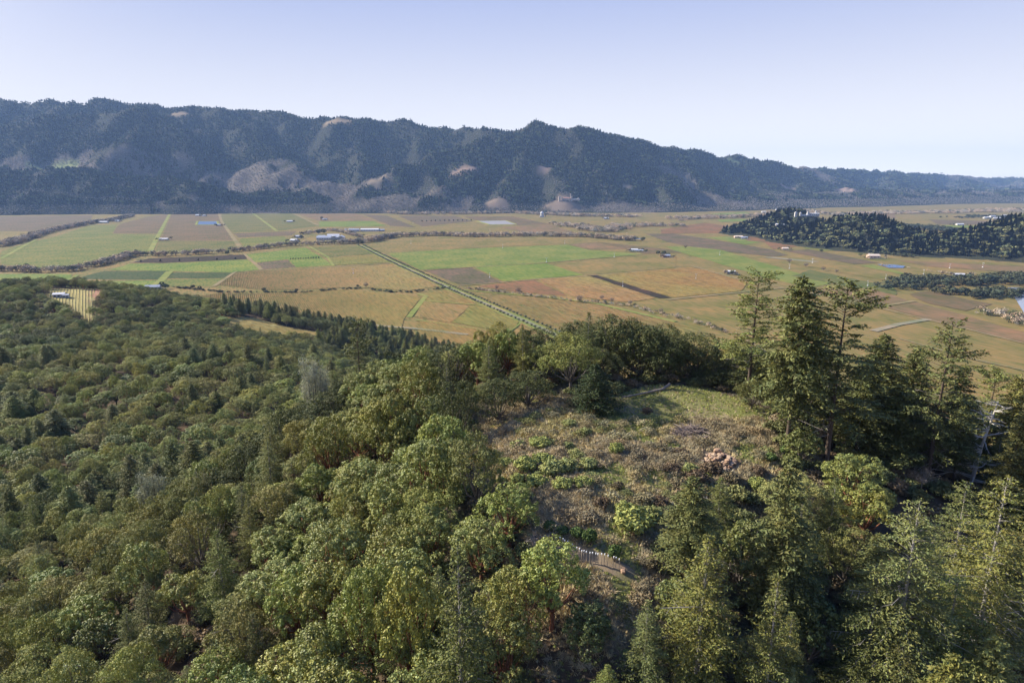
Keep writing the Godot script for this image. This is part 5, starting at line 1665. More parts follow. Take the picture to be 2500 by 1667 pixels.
func raise_kinds() -> void:
	var red_bark := Color(0.22, 0.1, 0.06)
	var oak_bark := Color(0.14, 0.12, 0.1)
	var fir_bark := Color(0.1, 0.075, 0.06)
	var grey_bark := Color(0.3, 0.275, 0.245)
	var m := Color(0.23, 0.245, 0.067)
	kinds["madrone"] = [broadleaf(101, 10, 4.0, 15, 34, 27, 0.25, 0.145, m, 0.3, 0.95, red_bark), broadleaf(102, 10, 4.0, 17, 30, 27, 0.25, 0.145, m, 0.32, 1.0, red_bark), broadleaf(103, 10, 4.0, 13, 38, 30, 0.24, 0.14, m * 0.95, 0.28, 0.9, red_bark), broadleaf(104, 10, 4.0, 20, 26, 30, 0.24, 0.14, m * 0.9, 0.3, 1.05, red_bark), broadleaf(105, 10, 4.0, 11, 40, 30, 0.24, 0.14, m, 0.34, 0.95, red_bark)]
	var o := Color(0.235, 0.23, 0.078)
	kinds["oak"] = [broadleaf(111, 9, 4.0, 12, 36, 27, 0.2, 0.12, o, 0.3, 0.72, oak_bark), broadleaf(112, 9, 4.0, 14, 30, 27, 0.2, 0.12, o, 0.28, 0.68, oak_bark), broadleaf(113, 9, 4.0, 10, 42, 27, 0.2, 0.12, o, 0.34, 0.75, oak_bark), broadleaf(114, 9, 4.0, 16, 26, 27, 0.2, 0.12, o, 0.26, 0.66, oak_bark), broadleaf(115, 9, 4.0, 18, 24, 28, 0.19, 0.11, o * 0.9, 0.28, 0.85, oak_bark), broadleaf(116, 9, 4.0, 9, 44, 28, 0.19, 0.11, o * 1.05, 0.36, 0.8, oak_bark), broadleaf(117, 9, 4.0, 13, 32, 28, 0.19, 0.11, o, 0.24, 0.95, oak_bark)]
	var l := Color(0.115, 0.125, 0.045)
	kinds["liveoak"] = [broadleaf(121, 12, 5.5, 18, 34, 17, 0.3, 0.18, l, 0.14, 0.8, oak_bark), broadleaf(122, 12, 5.5, 15, 40, 22, 0.26, 0.15, l, 0.12, 0.8, oak_bark), broadleaf(123, 12, 5.5, 22, 30, 22, 0.26, 0.15, l * 0.92, 0.16, 0.9, oak_bark), broadleaf(124, 12, 5.5, 13, 44, 22, 0.26, 0.15, l, 0.14, 0.75, oak_bark)]
	kinds["bay"] = [broadleaf(131, 8, 3.0, 16, 30, 15, 0.3, 0.16, Color(0.14, 0.165, 0.055), 0.1, 1.15, oak_bark)]
	var f := Color(0.16, 0.165, 0.056)
	kinds["fir"] = [conifer(141, 26, 5.6, 0.26, 270, 0.34, 0, 0.56, f, 0.1, fir_bark, 5), conifer(142, 22, 5.0, 0.12, 250, 0.34, 0, 0.56, f * 0.9, 0.08, fir_bark, 4), conifer(143, 26, 5.6, 0.26, 270, 0.34, 0, 0.56, f, 0.1, fir_bark, 5), conifer(144, 22, 5.0, 0.12, 250, 0.34, 0, 0.56, f * 0.9, 0.08, fir_bark, 4)]
	kinds["fir_sparse"] = [conifer(151, 27, 5.8, 0.22, 215, 0.32, 1, 0.52, f, 0.32, fir_bark, 14), conifer(152, 27, 5.8, 0.28, 195, 0.32, 1, 0.52, f, 0.36, fir_bark, 16), conifer(153, 27, 5.8, 0.22, 215, 0.32, 1, 0.52, f, 0.32, fir_bark, 14), conifer(154, 27, 5.8, 0.28, 195, 0.32, 1, 0.52, f, 0.36, fir_bark, 16)]
	kinds["fir_close"] = [conifer(161, 22, 5.4, 0.08, 230, 0.27, 0, 0.28, Color(0.155, 0.168, 0.054), 0.2, grey_bark, 30), conifer(162, 22, 5.4, 0.1, 210, 0.27, 0, 0.28, Color(0.155, 0.168, 0.054), 0.25, grey_bark, 34), conifer(163, 22, 5.4, 0.08, 230, 0.27, 0, 0.28, Color(0.155, 0.168, 0.054), 0.2, grey_bark, 30), conifer(164, 22, 5.4, 0.1, 210, 0.27, 0, 0.28, Color(0.155, 0.168, 0.054), 0.25, grey_bark, 34), conifer(165, 22, 5.4, 0.08, 230, 0.27, 0, 0.28, Color(0.155, 0.168, 0.054), 0.2, grey_bark, 30)]
	kinds["fir_young"] = [conifer(171, 14, 3.8, 0.06, 230, 0.2, 2, 0.24, Color(0.16, 0.17, 0.05), 0.08, grey_bark, 6), conifer(172, 14, 3.6, 0.05, 210, 0.2, 2, 0.24, Color(0.135, 0.15, 0.048), 0.12, grey_bark, 8), conifer(173, 14, 3.8, 0.06, 230, 0.2, 2, 0.24, Color(0.16, 0.17, 0.05), 0.08, grey_bark, 6), conifer(174, 14, 3.6, 0.05, 210, 0.2, 2, 0.24, Color(0.135, 0.15, 0.048), 0.12, grey_bark, 8), conifer(175, 14, 3.8, 0.06, 230, 0.2, 2, 0.24, Color(0.16, 0.17, 0.05), 0.08, grey_bark, 6)]
	kinds["cypress"] = [conifer(181, 10, 5.2, 0.02, 190, 0.36, 2, 0.4, Color(0.055, 0.075, 0.028), 0.0, fir_bark, 0)]
	kinds["graypine"] = [grey_pine(191)]

const CALLED := {"madrone": "madrone_tree", "oak": "oak_tree", "liveoak": "live_oak_tree", "bay": "bay_tree", "fir": "fir_tree", "fir_sparse": "fir_tree", "fir_close": "fir_tree", "fir_young": "young_fir_tree", "cypress": "bushy_conifer", "graypine": "grey_pine"}

func tree_mat(kind: String, tone: int) -> StandardMaterial3D:
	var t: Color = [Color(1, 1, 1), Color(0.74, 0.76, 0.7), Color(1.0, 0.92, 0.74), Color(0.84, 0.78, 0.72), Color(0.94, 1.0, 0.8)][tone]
	var gloss := 0.55 if kind in ["madrone", "bay"] else 0.62
	return leafy("foliage %s %d" % [kind, tone], t, gloss, 0.4 if kind in ["madrone", "bay"] else 0.3, 0.45 if kind in ["madrone", "oak", "bay"] else 0.42)

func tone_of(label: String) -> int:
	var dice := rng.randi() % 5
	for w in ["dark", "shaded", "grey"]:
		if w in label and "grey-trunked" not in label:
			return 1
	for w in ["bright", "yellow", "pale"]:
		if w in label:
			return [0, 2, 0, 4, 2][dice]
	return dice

func plant(kind: String, x: float, z: float, high: float, wide: float, label: String, group := "") -> Node3D:
	var forms: Array = kinds[kind]
	var form: Array = forms[rng.randi() % forms.size()]
	var o := thing(CALLED[kind], Vector3(x, ground(x, z) - 0.15, z), rng.randf() * TAU)
	var a := obj("trunk", form[0], leafy("bark", Color.WHITE, 0.95, 0.1, 0.0), o)
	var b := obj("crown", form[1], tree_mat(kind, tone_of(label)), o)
	var s := Vector3(wide / form[3], high / form[2], wide / form[3])
	a.scale = s
	b.scale = s
	tag(o, label, "tree", group)
	return o

const ORDINAL := ["first", "second", "third", "fourth", "fifth", "sixth", "seventh", "eighth", "ninth", "tenth", "eleventh", "twelfth", "thirteenth", "fourteenth", "fifteenth", "sixteenth", "seventeenth", "eighteenth", "nineteenth", "twentieth", "twenty-first", "twenty-second", "twenty-third", "twenty-fourth", "twenty-fifth", "twenty-sixth", "twenty-seventh", "twenty-eighth", "twenty-ninth", "thirtieth"]

func build_trees() -> void:
	raise_kinds()
	rng.seed = 2024
	var taken := []
	for t in TREES:
		plant(t[0], t[1], t[2], t[3], t[4], t[5])
		taken.append(Vector3(t[1], t[2], t[4]))
	# the rest of the forest, tree by tree where it is near
	var near := []
	var where := {}
	var tints := {}
	var spots := []
	var z := -32.0
	while z > -985.0:
		var gap := 6.2 if z > -210.0 else 9.0
		var x := z * 0.95 - 30.0
		while x < -z * 0.86 + 25.0:
			var p := Vector2(x + jig(gap * 0.5), z + jig(gap * 0.5))
			x += gap
			var y := ground(p.x, p.y)
			if y < 2.0 or inside(p, clearing) or inside(p, hill_vines_a) or inside(p, hill_vines_b):
				continue
			var far := EYE.distance_to(Vector3(p.x, y, p.y))
			var edge := false
			for d in [Vector2(2, 0), Vector2(-2, 0), Vector2(0, 2), Vector2(0, -2)]:
				if far < 180.0 and inside(p + d, clearing): edge = true
			if edge or p.distance_to(Vector2(-474, -676)) < 18.0 or p.distance_to(Vector2(-39, -70)) < 5.0:
				continue
			# open ground: round the tall firs' trunks, before the snag, and in front of the ridge's vineyards
			if (p.x > 33.0 and p.x < 53.0 and p.y > -91.0 and p.y < -77.0) or (p.x / -p.y > 0.66 and p.x / -p.y < 0.83 and p.y > -96.0 and p.y < -58.0):
				continue
			if p.x / -p.y > 0.5 and p.x / -p.y < 0.66 and p.y > -64.0:
				continue
			if p.y < -500.0:
				var away := p.normalized()
				if inside(p + away * 10.0, hill_vines_a) or inside(p + away * 22.0, hill_vines_a) or inside(p + away * 36.0, hill_vines_a) or inside(p + away * 10.0, hill_vines_b) or inside(p + away * 24.0, hill_vines_b) or inside(p + away * 38.0, hill_vines_b):
					continue
			# keep the bank below the stakes open
			if p.x > 3.0 and p.x < 16.0 and p.y > -63.0 and p.y < -50.0:
				continue
			var top := Vector3(p.x, y + 8.0, p.y)
			var s := seen_at(top)
			if s.z < 20.0 or s.x < -160.0 or s.x > 2660.0 or s.y > 2050.0:
				continue
			var clash := false
			for t in taken:
				if absf(t.x - p.x) < 8.0 and Vector2(t.x, t.y).distance_to(p) < t.z * 0.5 + 1.4:
					clash = true
					break
			if clash or behind_hill(top):
				continue
			spots.append([p, far, s])
		z -= gap
	spots.sort_custom(func(a, b): return a[1] < b[1])
	for q in spots:
		var p: Vector2 = q[0]
		var far: float = q[1]
		var s: Vector3 = q[2]
		var k := patch_noise.get_noise_2d(p.x * 3.0, p.y * 3.0)
		var kind := "oak"
		var dice := rng.randf()
		if far < 150.0 and p.x > -34.0 and p.x < 4.0:
			kind = "madrone" if dice < 0.72 else ("oak" if dice < 0.88 else "fir_young")
		elif far < 190.0 and p.x > 16.0 and (p.y > -106.0 or p.x > 50.0):
			kind = "fir" if dice < 0.4 else ("fir_young" if dice < 0.65 else ("oak" if dice < 0.82 else "bay"))
		elif p.y < -118.0 and p.y > -190.0 and p.x > -60.0 and p.x < 60.0:
			kind = "liveoak" if dice < 0.8 else "oak"
		elif k > 0.22 and p.y < -150.0:
			kind = "fir" if dice < 0.34 else ("fir_young" if dice < 0.55 else ("liveoak" if dice < 0.7 else "oak"))
		elif k > 0.22:
			kind = "fir_young" if dice < 0.5 else "oak"
		elif k < -0.3:
			kind = "madrone" if dice < 0.5 else "oak"
		elif dice < 0.1:
			kind = "madrone"
		elif dice < 0.17:
			kind = "fir_young"
		elif dice < 0.22:
			kind = "bay"
		if p.y < -560.0 and p.x > -330.0 and (p.x > -175.0 or p.y < -690.0) and dice < 0.6:
			kind = "fir"
		elif p.y < -420.0 and k > 0.0 and dice < 0.5:
			kind = "liveoak"
		var high := rng.randf_range(7.0, 12.5)
		var wide := rng.randf_range(3.4, 5.0)
		match kind:
			"fir_young":
				high = rng.randf_range(8.0, 14.0)
				wide = high * rng.randf_range(0.22, 0.3)
			"fir":
				high = rng.randf_range(11.0, 21.0)
				wide = high * rng.randf_range(0.18, 0.25)
				if p.y < -150.0 and p.y > -560.0: high *= 0.85
			"bay":
				high = rng.randf_range(6.0, 9.0)
				wide = rng.randf_range(2.4, 3.4)
			"liveoak":
				wide = rng.randf_range(4.2, 6.0)
				high = rng.randf_range(9.0, 13.0)
		near.append([kind, p, high, wide, s, far])
	var shown := {}
	var rows := {}
	var singles := []
	for t in near:
		var n: int = shown.get("all", 0)
		if n < 210 and t[4].x > -60.0 and t[4].x < 2560.0 and t[4].y < 1720.0:
			shown["all"] = n + 1
			singles.append(t)
		else:
			if not where.has(t[0]):
				where[t[0]] = []
			where[t[0]].append(t)
	# name each single tree by its band up the picture and its place from the left
	for t in singles:
		var band := "%s %02d" % [t[0], clampi(int((1700.0 - t[4].y) / 90.0), 0, 15)]
		if not rows.has(band):
			rows[band] = []
		rows[band].append(t)
	var look := {"madrone": "yellow-green lobed madrone", "oak": "dull olive oak", "liveoak": "dark live oak", "bay": "rounded glossy green tree", "fir": "dark pointed fir", "fir_young": "slender green conifer"}
	for band in rows:
		var list: Array = rows[band]
		list.sort_custom(func(a, b): return a[4].x < b[4].x)
		for i in list.size():
			var t: Array = list[i]
			var level := int(band.split(" ")[1])
			var text := "%s, %s of its kind from left in %s tree band up" % [look[t[0]], ORDINAL[mini(i, 29)], ORDINAL[level]]
			plant(t[0], t[1].x, t[1].y, t[2], t[3], text, "trees of the near forest")
	# farther off the forest reads as one mass
	for kind in where:
		var forms: Array = kinds[kind]
		var by_form := []
		for f in forms.size():
			by_form.append([[], []])
		for t in where[kind]:
			var f := rng.randi() % forms.size()
			var form: Array = forms[f]
			var w: float = t[3] / form[3] * (1.0 if t[5] < 260.0 else rng.randf_range(0.9, 1.45))
			by_form[f][0].append(Transform3D(Basis(Vector3.UP, rng.randf() * TAU).scaled(Vector3(w, t[2] / form[2], w)), Vector3(t[1].x, ground(t[1].x, t[1].y) - 0.3, t[1].y)))
			var g := rng.randf_range(0.7, 1.35)
			by_form[f][1].append(Color(g * rng.randf_range(0.86, 1.08), g, g * rng.randf_range(0.7, 1.1)))
		for f in forms.size():
			if by_form[f][0].is_empty():
				continue
			var o := thing("distant_forest", Vector3.ZERO)
			tag(o, "distant %s on the descending wooded ridge%s" % [{"madrone": "yellow-green madrones", "oak": "olive oaks", "liveoak": "dark live oaks", "bay": "rounded bay trees", "fir": "tall dark firs", "fir_young": "slender conifers"}[kind], ["", ", mixed among the others", ", scattered between darker trees", ", thinly spread", ", in loose groups", ", along its crest and hollows", ", in small clusters", ", here and there"][f]], "forest", "", "stuff")
			scatter("trunks", forms[f][0], leafy("bark", Color.WHITE, 0.95, 0.1, 0.0), by_form[f][0], by_form[f][1], o)
			scatter("crowns", forms[f][1], tree_mat(kind, 0), by_form[f][0], by_form[f][1], o)


# ---------------------------------------------------------------- the clearing

func shrub_form(seed_: int, col: Color, leaf: float, round: float, clumps: int, per: int) -> Array:
	# a bush one metre high and about 1.3 m across
	rng.seed = seed_
	var t := Bits.new()
	var c := Bits.new()
	for i in clumps:
		var a := TAU * i * 0.618 + jig(0.3)
		var r := 0.52 * sqrt((i + 0.5) / clumps)
		var p := Vector3(cos(a) * r, 0.68 - r * round + jig(0.08), sin(a) * r)
		t.tube(Vector3(0, -0.15, 0), p, 0.03, 0.012, 3, Color(0.14, 0.11, 0.085))
		var cc := vary(col, 0.15)
		for k in per:
			var e := (ball() + Vector3(0, 0.35, 0)).normalized()
			c.leaf(p + e * rng.randf_range(0.1, 0.24), (e * 0.7 + ball() * 0.6).normalized(), (e + ball()).normalized(), leaf * rng.randf_range(0.7, 1.3), leaf * 0.5, vary(cc, 0.25))
	return [t.mesh(), c.mesh()]

func build_clearing() -> void:
	var bark := leafy("bark", Color.WHITE, 0.95, 0.1, 0.0)
	var leaf := leafy("shrub foliage", Color.WHITE, 0.7, 0.3, 0.25)
	var bright := [shrub_form(301, Color(0.27, 0.29, 0.085), 0.15, 0.55, 22, 85), shrub_form(302, Color(0.25, 0.26, 0.09), 0.15, 0.6, 20, 90)]
	var green := [shrub_form(303, Color(0.1, 0.14, 0.04), 0.16, 0.3, 20, 85)]
	var brown := [shrub_form(304, Color(0.14, 0.1, 0.06), 0.14, 0.7, 18, 55), shrub_form(305, Color(0.16, 0.13, 0.07), 0.14, 0.6, 20, 60)]
	rng.seed = 61
	for s in SHRUBS:
		var forms: Array = {"bright": bright, "green": green, "brown": brown}[s[0]]
		var form: Array = forms[rng.randi() % forms.size()]
		var o := thing({"bright": "coyote_bush", "green": "green_bush", "brown": "brown_bush"}[s[0]], Vector3(s[1], ground(s[1], s[2]) - 0.05, s[2]), rng.randf() * TAU)
		var sc := Vector3(s[4] / 1.3, s[3], s[4] / 1.3)
		obj("stems", form[0], bark, o).scale = sc
		obj("foliage", form[1], leaf, o).scale = sc
		tag(o, s[5], "bush")
	# low scrub and grass nobody could count
	var tuft := Bits.new()
	rng.seed = 71
	for i in 26:
		var a := rng.randf() * TAU
		var r := rng.randf() * 0.32
		var p := Vector3(cos(a) * r, 0, sin(a) * r)
		var d := Vector3(jig(0.5), 1.0, jig(0.5)).normalized()
		var h := rng.randf_range(0.25, 0.6)
		tuft.leaf(p + d * h * 0.5, Vector3(cos(a + 1.0), 0.3, sin(a + 1.0)).normalized(), d, h, 0.055, vary(Color(1, 1, 1), 0.2))
	var twigs := Bits.new()
	for i in 60:
		var a := rng.randf() * TAU
		var d := Vector3(cos(a) * rng.randf(), rng.randf_range(0.35, 1.0), sin(a) * rng.randf()).normalized()
		var p := Vector3(jig(0.3), 0.05, jig(0.3))
		var h := rng.randf_range(0.3, 0.75)
		twigs.leaf(p + d * h * 0.55, ball(), d, h, 0.045, vary(Color(1, 1, 1), 0.25))
	var sets := [[], [], [], []]
	var hues := [[], [], [], []]
	for i in 46000:
		var p := Vector2(rng.randf_range(-13, 46), rng.randf_range(-119, -48))
		var into := inside(p, clearing)
		if not into and rng.randf() > 0.55:
			continue
		if Vector2(-39, -70).distance_to(p) < 4.0:
			continue
		var d := Geometry2D.get_closest_point_to_segment(p, Vector2(5.5, -66.2), Vector2(12.0, -62.6)).distance_to(p)
		if d < 1.1 or p.distance_to(Vector2(29.6, -86.6)) < 2.9:
			continue
		var a := patch_noise.get_noise_2d(p.x * 14.0, p.y * 14.0)
		var g := patch_noise.get_noise_2d(p.x * 20.0 + 900.0, p.y * 20.0)
		var k := 0
		var col := Color(0.47, 0.385, 0.205)
		var size := rng.randf_range(0.6, 1.2)
		var lawn := p.y < -100.0 and p.x > 15.0
		if lawn or g > 0.14 + jig(0.15):
			k = 1
			col = Color(0.33, 0.35, 0.1)
			size *= 0.55
			if lawn and rng.randf() < 0.5: continue
		elif a > 0.2 + jig(0.25):
			k = 2
			col = Color(0.37, 0.3, 0.175)
		elif a < -0.2:
			col = Color(0.45, 0.39, 0.18)
		if rng.randf() < 0.2: col = Color(0.52, 0.42, 0.25)
		if not into and not (p.x > 2.0 and p.x < 17.0 and p.y > -63.0):
			k = 2
			col = Color(0.22, 0.19, 0.12)
		var y := ground(p.x, p.y)
		sets[k].append(Transform3D(Basis(Vector3.UP, rng.randf() * TAU).scaled(Vector3(size * 1.25, size * rng.randf_range(0.7, 1.2), size * 1.25)), Vector3(p.x, y - 0.04, p.y)))
		hues[k].append(vary(col, 0.25))
	for i in 520:
		var p := Vector2(rng.randf_range(-9, 43), rng.randf_range(-112, -55))
		if not inside(p, clearing) or (p.y < -100.0 and p.x > 15.0) or p.distance_to(Vector2(29.6, -86.6)) < 4.2 or p.distance_to(Vector2(27.6, -94.0)) < 4.0 or Geometry2D.get_closest_point_to_segment(p, Vector2(5.5, -66.2), Vector2(12.0, -62.6)).distance_to(p) < 1.8:
			continue
		var a := patch_noise.get_noise_2d(p.x * 14.0, p.y * 14.0)
		var sz := rng.randf_range(1.2, 2.3)
		sets[3].append(Transform3D(Basis(Vector3.UP, rng.randf() * TAU).scaled(Vector3(sz, sz * 0.8, sz)), Vector3(p.x, ground(p.x, p.y) - 0.05, p.y)))
		hues[3].append(vary(Color(0.25, 0.195, 0.11) if a > -0.05 else (Color(0.3, 0.25, 0.13) if rng.randf() < 0.6 else Color(0.2, 0.21, 0.075)), 0.25))
	var thick := shrub_form(309, Color(1, 1, 1), 0.13, 0.6, 12, 26)
	tag(scatter("dry_scrub", thick[1], leaf, sets[3], hues[3]), "knee-high dry scrub dotted all over the clearing", "brush", "", "stuff")
	tag(scatter("dry_grass", tuft.mesh(), leaf, sets[0], hues[0]), "dry tan grass tufts covering the clearing", "grass", "", "stuff")
	tag(scatter("green_grass", tuft.mesh(), leaf, sets[1], hues[1]), "short green grass at the back of the clearing and in patches", "grass", "", "stuff")
	tag(scatter("dry_brush", twigs.mesh(), leaf, sets[2], hues[2]), "low grey-brown dry brush spread over the clearing", "brush", "", "stuff")
	# undergrowth between the near trees
	rng.seed = 78
	var under := [[], []]
	var shade := [[], []]
	for i in 5200:
		var z := -lerpf(38.0, 215.0, pow(rng.randf(), 0.7))
		var p := Vector2(rng.randf_range(z * 0.9 - 12.0, -z * 0.85 + 12.0), z)
		if inside(p, clearing) or (p.x > 2.0 and p.x < 17.0 and p.y > -63.0 and p.y < -52.0) or p.distance_to(Vector2(-39, -70)) < 3.0:
			continue
		var k := rng.randi() % 2
		var sz := rng.randf_range(0.9, 2.6)
		under[k].append(Transform3D(Basis(Vector3.UP, rng.randf() * TAU).scaled(Vector3(sz * 1.2, sz, sz * 1.2)), Vector3(p.x, ground(p.x, p.y) - 0.1, p.y)))
		shade[k].append(vary(Color(0.16, 0.165, 0.06) if rng.randf() < 0.65 else Color(0.2, 0.15, 0.085), 0.3))
	for k in 2:
		var form := shrub_form(320 + k, Color(1, 1, 1), 0.17, 0.45, 14, 40)
		tag(scatter("undergrowth", form[1], leaf, under[k], shade[k]), ["low olive bushes filling the gaps beneath the near trees", "brownish low bushes scattered beneath the near trees"][k], "bushes", "", "stuff")
	# stakes with white caps
	rng.seed = 81
	var post := Bits.new()
	post.tube(Vector3(0, -0.3, 0), Vector3(0, 1.3, 0), 0.035, 0.03, 6, Color(0.42, 0.34, 0.25))
	var hat := Bits.new()
	hat.tube(Vector3(0, 1.24, 0), Vector3(0, 1.4, 0), 0.055, 0.055, 8, Color(0.85, 0.85, 0.84))
	hat.cap(Vector3(0, 1.4, 0), 0.055, Vector3.UP, 8, Color(0.85, 0.85, 0.84))
	var solid := StandardMaterial3D.new()
	solid.resource_name = "stake paint"
	solid.vertex_color_use_as_albedo = true
	solid.roughness = 0.6
	var first: Node3D = null
	var names := ["leftmost of the row", "second from the row's left end"]
	for i in 23:
		var f := i / 22.0
		if i == 19: continue
		var p := Vector2(5.45, -66.4).lerp(Vector2(7.6, -63.9), minf(1.0, f / 0.42)) if f < 0.42 else Vector2(7.6, -63.9).lerp(Vector2(11.5, -62.75), (f - 0.42) / 0.58)
		p += Vector2(jig(0.05), jig(0.05))
		var o: Node3D
		if first == null:
			o = thing("capped_stake", Vector3.ZERO)
			first = o
			obj("post", post.mesh(), solid, o)
			obj("cap", hat.mesh(), solid, o)
		else:
			o = first.duplicate()
			o.name = numbered("capped_stake")
			add_child(o)
		o.position = Vector3(p.x, ground(p.x, p.y), p.y)
		o.rotation = Vector3(jig(0.05), rng.randf() * TAU, jig(0.05))
		var which := "%s from the left end" % ORDINAL[i] if i < 12 else "%s from the right end" % ORDINAL[22 - i]
		tag(o, "white-capped wooden stake, %s of the row on the ledge" % which, "stake", "white-capped stakes along the dirt ledge")
	# the pile of sandstone
	var rock_tex := plain("sandstone", 0.3, 0.19, 0.115)
	var rock_tex2 := plain("pale sandstone", 0.36, 0.255, 0.165)
	rng.seed = 91
	var shapes := []
	for i in 5:
		shapes.append(stone(i))
	var pile := thing("rock_pile", Vector3(29.6, ground(29.6, -86.6), -86.6))
	tag(pile, "heap of broken orange sandstone slabs at the clearing's right side", "rock pile")
	for i in 80:
		var a := rng.randf() * TAU
		var r := 2.3 * sqrt(rng.randf())
		var q := Vector3(cos(a) * r * 1.15, maxf(0.0, 0.95 * (1.0 - r / 2.4)) + jig(0.1), sin(a) * r * 0.85)
		q.y += ground(29.6 + q.x, -86.6 + q.z) - ground(29.6, -86.6)
		var o := obj("rock", shapes[i % 5], rock_tex if rng.randf() < 0.6 else rock_tex2, pile)
		o.position = q
		o.rotation = Vector3(jig(0.5), rng.randf() * TAU, jig(0.5))
		o.scale = Vector3(rng.randf_range(0.25, 0.52), rng.randf_range(0.12, 0.25), rng.randf_range(0.2, 0.42))
	var boulder_spots := [[29.9, -89.0, 0.6, "largest sandstone block on top edge of the rock heap"], [11.9, -62.5, 0.42, "tan boulder at the right end of the stake row"], [38.2, -85.0, 0.5, "small grey rock below the tall firs"], [37.3, -84.2, 0.45, "pale rock beside the small grey one below the tall firs"], [14.0, -68.2, 0.3, "pale stone in the dry grass above the stakes"], [-4.6, -101.2, 0.6, "orange earth lump at the clearing's left end"]]
	for i in boulder_spots.size():
		var s: Array = boulder_spots[i]
		var o := obj("boulder", shapes[i % 5], rock_tex if i != 2 else plain("grey rock", 0.3, 0.28, 0.25))
		o.position = Vector3(s[0], ground(s[0], s[1]) + s[2] * 0.35, s[1])
		o.rotation.y = i * 1.3
		o.scale = Vector3.ONE * s[2] * Vector3(1.1, 0.8, 0.9)
		tag(o, s[3], "boulder")
	# brush heap
	var heap := thing("brush_pile", Vector3(27.6, ground(27.6, -95.0), -95.0))
	tag(heap, "dark heap of cut grey branches in the clearing", "brush pile")
	rng.seed = 95
	var stick := []
	for i in 4:
		var b := Bits.new()
		var bend := jig(0.12)
		b.tube(Vector3(-0.5, 0, 0), Vector3(0, bend, 0), 0.022, 0.018, 5, Color(0.19, 0.15, 0.13))
		b.tube(Vector3(0, bend, 0), Vector3(0.5, jig(0.06), jig(0.1)), 0.018, 0.007, 5, Color(0.21, 0.17, 0.15))
		b.tube(Vector3(0, bend, 0), Vector3(0.36, bend + 0.12, 0.16), 0.01, 0.005, 4, Color(0.22, 0.18, 0.16))
		b.tube(Vector3(0.2, bend * 0.6, 0), Vector3(0.42, bend - 0.08, -0.14), 0.008, 0.004, 4, Color(0.22, 0.18, 0.16))
		stick.append(b.mesh())
	for i in 170:
		var o := obj("branch", stick[i % 4], bark, heap)
		var a := rng.randf() * TAU
		var r := 2.6 * sqrt(rng.randf())
		var q := Vector3(cos(a) * r, 0.15 + 1.15 * maxf(0.0, 1.0 - pow(r / 2.7, 2.0)) * rng.randf(), sin(a) * r * 0.7)
		q.y += ground(27.6 + q.x, -95.0 + q.z) - ground(27.6, -95.0)
		o.position = q
		o.rotation = Vector3(jig(0.35), rng.randf() * TAU, jig(0.35))
		o.scale = Vector3.ONE * rng.randf_range(1.4, 3.4)
	# fallen trunk
	var log_ := Bits.new()
	var wood := Color(0.24, 0.2, 0.165)
	log_.tube(Vector3(-5.5, 0.2, 3.0), Vector3(-1.5, 0.25, 1.0), 0.1, 0.17, 7, wood)
	log_.tube(Vector3(-1.5, 0.25, 1.0), Vector3(2.5, 0.32, -1.2), 0.17, 0.26, 7, wood)
	log_.tube(Vector3(2.5, 0.32, -1.2), Vector3(4.1, 0.8, -2.6), 0.26, 0.3, 7, wood)
	log_.cap(Vector3(4.1, 0.8, -2.6), 0.3, Vector3(0.7, 0.2, -0.7).normalized(), 7, Color(0.4, 0.33, 0.25))
	var trunk := thing("fallen_log", Vector3(24.5, ground(24.5, -111.0) + 0.02, -111.0))
	tag(trunk, "long fallen grey trunk lying in the shade behind the brush heap", "log")
	obj("trunk", log_.mesh(), bark, trunk)
	var forks := Bits.new()
	for i in 9:
		var f := rng.randf()
		var p := Vector3(-5.5, 0.2, 3.0).lerp(Vector3(2.5, 0.32, -1.2), f)
		forks.tube(p, p + Vector3(jig(1.0), rng.randf_range(0.2, 0.9), jig(1.0)), 0.05, 0.015, 4, wood)
	obj("branch", forks.mesh(), bark, trunk)
	# the bleached snag
	rng.seed = 99
	var pale := Color(0.46, 0.42, 0.36)
	var base := Vector3(73.3, ground(73.3, -96.5) - 0.3, -96.5)
	var snag := thing("dead_tree", base)
	tag(snag, "bleached dead conifer with bare curving branches at right", "dead tree")
	var sb := Bits.new()
	var tip := Vector3(2.4, 15.0, -0.4)
	sb.tube(Vector3.ZERO, tip * 0.5 + Vector3(-0.3, 0, 0), 0.33, 0.22, 9, pale)
	sb.tube(tip * 0.5 + Vector3(-0.3, 0, 0), tip, 0.22, 0.07, 9, pale)
	sb.cap(tip, 0.1, Vector3.UP, 9, pale)
	obj("trunk", sb.mesh(), bark, snag)
	for i in 44:
		var f := rng.randf_range(0.12, 0.99)
		var o := tip * f + (Vector3(-0.3, 0, 0) * (1.0 - absf(f - 0.5) * 2.0))
		var a := rng.randf() * TAU if i % 3 else PI + jig(0.7)
		var ln := lerpf(6.8, 2.0, f) * pow(rng.randf(), 0.7) * 1.15 + 0.5
		var b := Bits.new()
		var d := Vector3(cos(a), rng.randf_range(-0.25, 0.4), sin(a)).normalized()
		var p := o
		for k in 4:
			var q := p + d * ln * 0.25
			b.tube(p, q, 0.11 * (1.0 - k * 0.2), 0.11 * (0.8 - k * 0.2) + 0.012, 5, pale)
			if k > 0:
				for m in 2:
					b.tube(p.lerp(q, rng.randf()), q + (d + ball() * 0.8) * ln * 0.16, 0.035, 0.012, 3, pale)
			p = q
			d = (d + Vector3(jig(0.4), rng.randf_range(-0.25, 0.3), jig(0.4))).normalized()
		obj("branch", b.mesh(), bark, snag)
